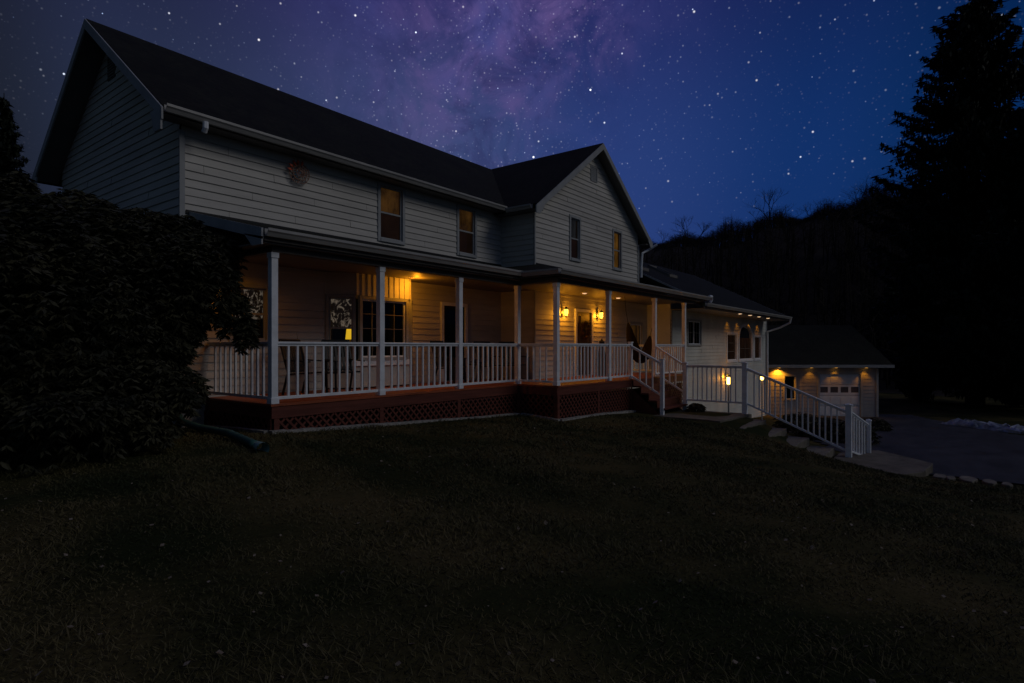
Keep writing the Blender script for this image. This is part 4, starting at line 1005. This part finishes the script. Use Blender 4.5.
# far-off wood covering the slope: reads as one mass
mb = MB(); rw = random.Random(6)
for k in range(7000):
    px = rw.uniform(560, 1150); r = rw.uniform(100, 128) if k % 3 == 0 else rw.uniform(114, 126); p = hz(px, r); H = rw.uniform(1.5, 3.3)*(1+.45*math.sin(px*.045)+.35*math.sin(px*.13+1))
    top = p+Vector((rw.uniform(-.4,.4), rw.uniform(-.4,.4), H)); mb.tube([p-Vector((0,0,.5)), top], [.045,.008], 3, cap=False)
    for j in range(9):
        b = p.lerp(top, rw.uniform(.25,.9)); e = b+Vector((rw.gauss(0,.6), rw.gauss(0,.6), rw.uniform(.1,.7))); mb.tube([b, e], [.02,.005], 3, cap=False)
for k in range(900):
    p = hz(rw.uniform(600, 1100), rw.uniform(62, 99)); H = rw.uniform(3, 6)
    top = p+Vector((rw.uniform(-.6,.6), rw.uniform(-.6,.6), H)); mb.tube([p-Vector((0,0,.5)), p.lerp(top,.5)+Vector((rw.uniform(-.2,.2),0,0)), top], [.13,.08,.015], 3, cap=False)
    for j in range(12):
        b = p.lerp(top, rw.uniform(.35,.95)); e = b+Vector((rw.gauss(0,1.0), rw.gauss(0,1.0), rw.uniform(.3,1.6))); mb.tube([b, e], [.035,.008], 3, cap=False)
tag(mb.build('distant_wood', M['twig']), 'far-off bare wood covering the dark hillside', 'wood', kind='stuff')
# pale shed roof far up the slope
p = P(826, 82, .91+37*82/F); gh = p.z-1.6
t = empty('distant_shed', (p.x, p.y, gh), 'faint pale shed far off above the garage roof', 'shed')
def DP(a, b, z): v = Vector((p.x,p.y,0)) + RT*a + FW*b; return (v.x, v.y, z)
m = MB(); m.prism([DP(-1.7,0,gh),DP(1.7,0,gh),DP(1.7,3,gh),DP(-1.7,3,gh)], (0,0,1.4)); m.build('wall', M['hill'], t)
m = MB(); m.prism([DP(-2,-.3,gh+1.35),DP(2,-.3,gh+1.35),DP(2,1.5,gh+2.1),DP(-2,1.5,gh+2.1)], (0,0,.06)); m.prism([DP(-2,3.3,gh+1.35),DP(-2,1.5,gh+2.1),DP(2,1.5,gh+2.1),DP(2,3.3,gh+1.35)], (0,0,.06)); m.build('roof', mat('pale_tin_roof', (.16,.20,.28), .5, var=.3, scale=2), t)

# lawn blades and dead leaves (near field)
def pts_field(n, rmax, rng, px0=-120, px1=1150, wmin=1.6, powr=1.0):
    w = wmin + (rmax-wmin)*rng.random(n)**powr; px = px0+(px1-px0)*rng.random(n); r = (px-512)/F*w
    return CAM.x+FW.x*w+RT.x*r, CAM.y+FW.y*w+RT.y*r, w
def allowed(x, y):
    bad = ((x > -.15) & (y > -.18)) | ((x > 6.3) & (y > -1.35)) | (x > 9.4) & (y > -8.2) | (x > 8.3) & (y < -8.2) & (x > 9+(-y-8.2)*.0+2.2)
    return ~bad
n = 230000
x, y, w = pts_field(n, 15.5, RNG, powr=.9); ok = allowed(x, y); x, y, w = x[ok], y[ok], w[ok]; n = len(x)
z = np.concatenate([GZ(x[i:i+8000], y[i:i+8000]) for i in range(0, n, 8000)])
h = (.006+.015*RNG.random(n)**1.5)*(1+.5*np.sin(x*1.7+1.3*np.sin(y*.8))*np.sin(y*1.3+x*.6)+.5*np.sin(x*5.1+y*2.2)*np.sin(y*4.3-x*1.9))*(1+w*.03); a = RNG.random(n)*6.283; lean = RNG.normal(0,1.0,(n,2))
A_ = np.stack([lean[:,0]*h, lean[:,1]*h, h], -1); B_2 = np.stack([np.cos(a), np.sin(a), np.zeros(n)], -1)*(.0024+.0006*w)[:,None]
tag(quads('grass', np.stack([x, y, z+h*.9], -1), A_, B_2, M['grass']), 'short winter grass over the dark lawn', 'grass', kind='stuff')
n = 1000; x, y, w = pts_field(n, 13, RNG, powr=.8); ok = allowed(x, y); x, y = x[ok], y[ok]; n = len(x); z = GZ(x, y)
a = RNG.random(n)*6.283; s_ = .005+.017*RNG.random(n)**2
A_ = np.stack([np.cos(a)*s_, np.sin(a)*s_, RNG.normal(0,.35,n)*s_], -1); B_2 = np.stack([-np.sin(a)*s_, np.cos(a)*s_, RNG.normal(0,.35,n)*s_], -1)
tag(quads('dead_leaves', np.stack([x, y, z+.022], -1), A_, B_2, M['deadleaf']), 'dead leaves scattered over the lawn', 'leaves', kind='stuff')

# ================================================================== WORLD: dusk sky, stars, milky way
wd = bpy.data.worlds.new('World'); S.world = wd; wd.use_nodes = True; nt = wd.node_tree; nt.nodes.clear()
N = nt.nodes.new; LK = nt.links.new
out = N('ShaderNodeOutputWorld'); bg = N('ShaderNodeBackground'); LK(bg.outputs[0], out.inputs[0]); bg.inputs[1].default_value = 1.0
tc = N('ShaderNodeTexCoord'); D = tc.outputs['Generated']
def dirpx(px, py): v = FW*F + RT*(px-512) + Vector((0,0,1))*(347-py); return v.normalized()
def math_(op, a, b=None, c=None, clamp=False):
    n = N('ShaderNodeMath'); n.operation = op; n.use_clamp = clamp
    for i, q in enumerate((a, b, c)):
        if q is None: continue
        if isinstance(q, (int, float)): n.inputs[i].default_value = q
        else: LK(q, n.inputs[i])
    return n.outputs[0]
def dot(v):
    n = N('ShaderNodeVectorMath'); n.operation = 'DOT_PRODUCT'; LK(D, n.inputs[0]); n.inputs[1].default_value = v; return n.outputs['Value']
def ramp(fac, stops, interp='EASE'):
    n = N('ShaderNodeValToRGB'); n.color_ramp.interpolation = interp; e = n.color_ramp.elements
    while len(e) < len(stops): e.new(.5)
    for q, (p_, c_) in zip(e, stops): q.position = p_; q.color = (*c_, 1) if len(c_) == 3 else c_
    LK(fac, n.inputs[0]); return n
def srgb(r, g_, b): return tuple(((v/255)/12.92 if v/255 <= .04045 else ((v/255+.055)/1.055)**2.4) for v in (r, g_, b))
def mixc(f, a, b, bt='MIX'):
    n = N('ShaderNodeMix'); n.data_type = 'RGBA'; n.blend_type = bt; n.clamp_result = False
    for s_, q in (('Factor', f), ('A', a), ('B', b)):
        if isinstance(q, (int, float)): n.inputs[s_].default_value = q
        elif isinstance(q, tuple): n.inputs[s_].default_value = (*q, 1)
        else: LK(q, n.inputs[s_])
    return n.outputs['Result']
side = dot(tuple(RT)); fac = math_('MULTIPLY_ADD', side, .62, .5, clamp=True)
def sd(px): t_ = (px-512)/F; return .5+.62*t_/math.sqrt(1+t_*t_)
base = ramp(fac, [(0, srgb(16,18,34)), (sd(0), srgb(27,32,45)), (sd(180), srgb(41,51,78)), (sd(420), srgb(60,74,116)), (sd(620), srgb(38,60,118)), (sd(800), srgb(16,48,104)), (sd(950), srgb(4,40,88)), (1, srgb(6,20,48))])
top = ramp(fac, [(0, srgb(14,12,26)), (sd(0), srgb(22,21,34)), (sd(180), srgb(29,31,62)), (sd(420), srgb(46,40,98)), (sd(620), srgb(32,34,88)), (sd(800), srgb(16,28,74)), (sd(950), srgb(5,24,62)), (1, srgb(4,14,36))])
sepz = dot((0,0,1)); el = ramp(sepz, [(.26, (0,0,0)), (.60, (1,1,1))])
c = mixc(el.outputs[0], base.outputs[0], top.outputs[0])
bk = ramp(math_('MULTIPLY_ADD', dot(tuple(FW)), .5, .5), [(.18, (1,1,1)), (.62, (0,0,0))])
c = mixc(bk.outputs[0], c, srgb(37,51,65))  # unseen sky behind the camera tinted teal grey to cool the fill light
# milky way band along a great circle
d1, d2 = dirpx(530, -60), dirpx(440, 190); nrm = d1.cross(d2).normalized()
nz = N('ShaderNodeTexNoise'); nz.inputs['Scale'].default_value = 5; nz.inputs['Detail'].default_value = 6; nz.inputs['Roughness'].default_value = .6; LK(D, nz.inputs['Vector'])
nz2 = N('ShaderNodeTexNoise'); nz2.inputs['Scale'].default_value = 11; nz2.inputs['Detail'].default_value = 9; nz2.inputs['Roughness'].default_value = .68; nz2.inputs['Distortion'].default_value = .5; LK(D, nz2.inputs['Vector'])
bd = math_('ADD', dot(tuple(nrm)), math_('MULTIPLY', math_('SUBTRACT', nz.outputs['Fac'], .5), .16))
g1 = math_('EXPONENT', math_('MULTIPLY', math_('MULTIPLY', bd, bd), -1/(2*.115**2)))
cl = ramp(nz2.outputs['Fac'], [(.38, (.05,.05,.05)), (.62, (1,1,1))])
mwf = math_('MULTIPLY', g1, cl.outputs[0]); mwf = math_('MULTIPLY', mwf, ramp(sepz, [(.22,(.12,)*3),(.50,(1,1,1))]).outputs[0])
hue = ramp(nz.outputs['Fac'], [(.38, srgb(66,72,134)), (.66, srgb(102,84,140))])
c = mixc(math_('MULTIPLY', mwf, .80), c, hue.outputs[0])
rift = ramp(nz2.outputs['Color'], [(.40, (1,1,1)), (.52, (0,0,0))])
c = mixc(math_('MULTIPLY', math_('MULTIPLY', g1, rift.outputs[0]), .42), c, srgb(34,30,76))
# stars
def stars(scale, rad, keep, gain, col_lo, col_hi, seed):
    mp = N('ShaderNodeMapping'); mp.inputs['Location'].default_value = (seed, seed*.7, -seed*.4); mp.inputs['Scale'].default_value = (scale,)*3; LK(D, mp.inputs['Vector'])
    v = N('ShaderNodeTexVoronoi'); v.inputs['Scale'].default_value = 1; LK(mp.outputs[0], v.inputs['Vector'])
    s = N('ShaderNodeSeparateColor'); LK(v.outputs['Color'], s.inputs[0])
    size = math_('MULTIPLY', math_('MULTIPLY_ADD', s.outputs[2], .7, .5), rad)
    f = math_('SUBTRACT', 1.0, math_('DIVIDE', v.outputs['Distance'], size), clamp=True)
    f = math_('MULTIPLY', math_('MULTIPLY', f, f), 3.0); f = math_('MINIMUM', f, 1.4)
    k = math_('GREATER_THAN', s.outputs[0], 1-keep); br = math_('POWER', s.outputs[1], 3.2)
    amt = math_('MULTIPLY', math_('MULTIPLY', f, k), math_('MULTIPLY', math_('ADD', br, .12), gain))
    return amt, mixc(s.outputs[2], col_lo, col_hi)
hfade = ramp(sepz, [(.10,(0,0,0)),(.36,(1,1,1))]).outputs[0]
for (sc, ra, kp, ga, lo, hi, sd_, mw) in [(230, .40, .50, .20, (.5,.6,1), (.9,.85,1), 3.1, True), (170, .33, .30, .15, (.4,.55,1), (.85,.9,1), 8.7, False), (90, .18, .34, .75, (.45,.62,1), (1,.95,.95), 1.7, False), (42, .10, .30, 2.4, (.6,.75,1), (1,.95,.88), 5.3, False)]:
    amt, colr = stars(sc, ra, kp, ga, lo, hi, sd_)
    amt = math_('MULTIPLY', amt, hfade)
    if mw: amt = math_('MULTIPLY', amt, math_('ADD', g1, .15))
    mul = N('ShaderNodeVectorMath'); mul.operation = 'SCALE'; LK(colr, mul.inputs[0]); LK(amt, mul.inputs['Scale'])
    c = mixc(1.0, c, mul.outputs[0], 'ADD')
# faint dusk residue from the physical sky
sk = N('ShaderNodeTexSky'); sk.sky_type = 'NISHITA'; sk.sun_disc = False; sk.sun_elevation = R(-1.0); SAZ = math.atan2(.42, -1.0); sk.sun_rotation = SAZ; sk.altitude = 300
ssc = N('ShaderNodeVectorMath'); ssc.operation = 'SCALE'; LK(sk.outputs[0], ssc.inputs[0]); ssc.inputs['Scale'].default_value = .002
c = mixc(1.0, c, ssc.outputs[0], 'ADD')
LK(c, bg.inputs[0])

sun = bpy.data.lights.new('dusk_glow', 'SUN'); sun.energy = .32; sun.angle = R(28); sun.color = (1.0, .96, .93)
so = bpy.data.objects.new('dusk_glow', sun); COL.objects.link(so)
dv = Vector((.42, -1.0, .82)).normalized(); so.rotation_euler = dv.to_track_quat('Z', 'Y').to_euler(); so.location = dv*40

# ================================================================== CAMERA
cd = bpy.data.cameras.new('camera'); co = bpy.data.objects.new('camera', cd); COL.objects.link(co); S.camera = co
co.location = CAM; cd.lens = 36*F/1024; cd.sensor_width = 36; cd.sensor_fit = 'HORIZONTAL'; cd.shift_y = 5.5/1024; cd.clip_end = 2000; cd.clip_start = .05
co.rotation_euler = (math.pi/2, 0, math.atan2(FW.y, FW.x)-math.pi/2)
S.render.engine = 'CYCLES'; S.view_settings.view_transform = 'Standard'; S.view_settings.look = 'None'; S.view_settings.exposure = 0
S.cycles.use_denoising = True; S.cycles.sample_clamp_indirect = 3; S.cycles.max_bounces = 6; S.cycles.transparent_max_bounces = 12
S.render.resolution_x = 1024; S.render.resolution_y = 683
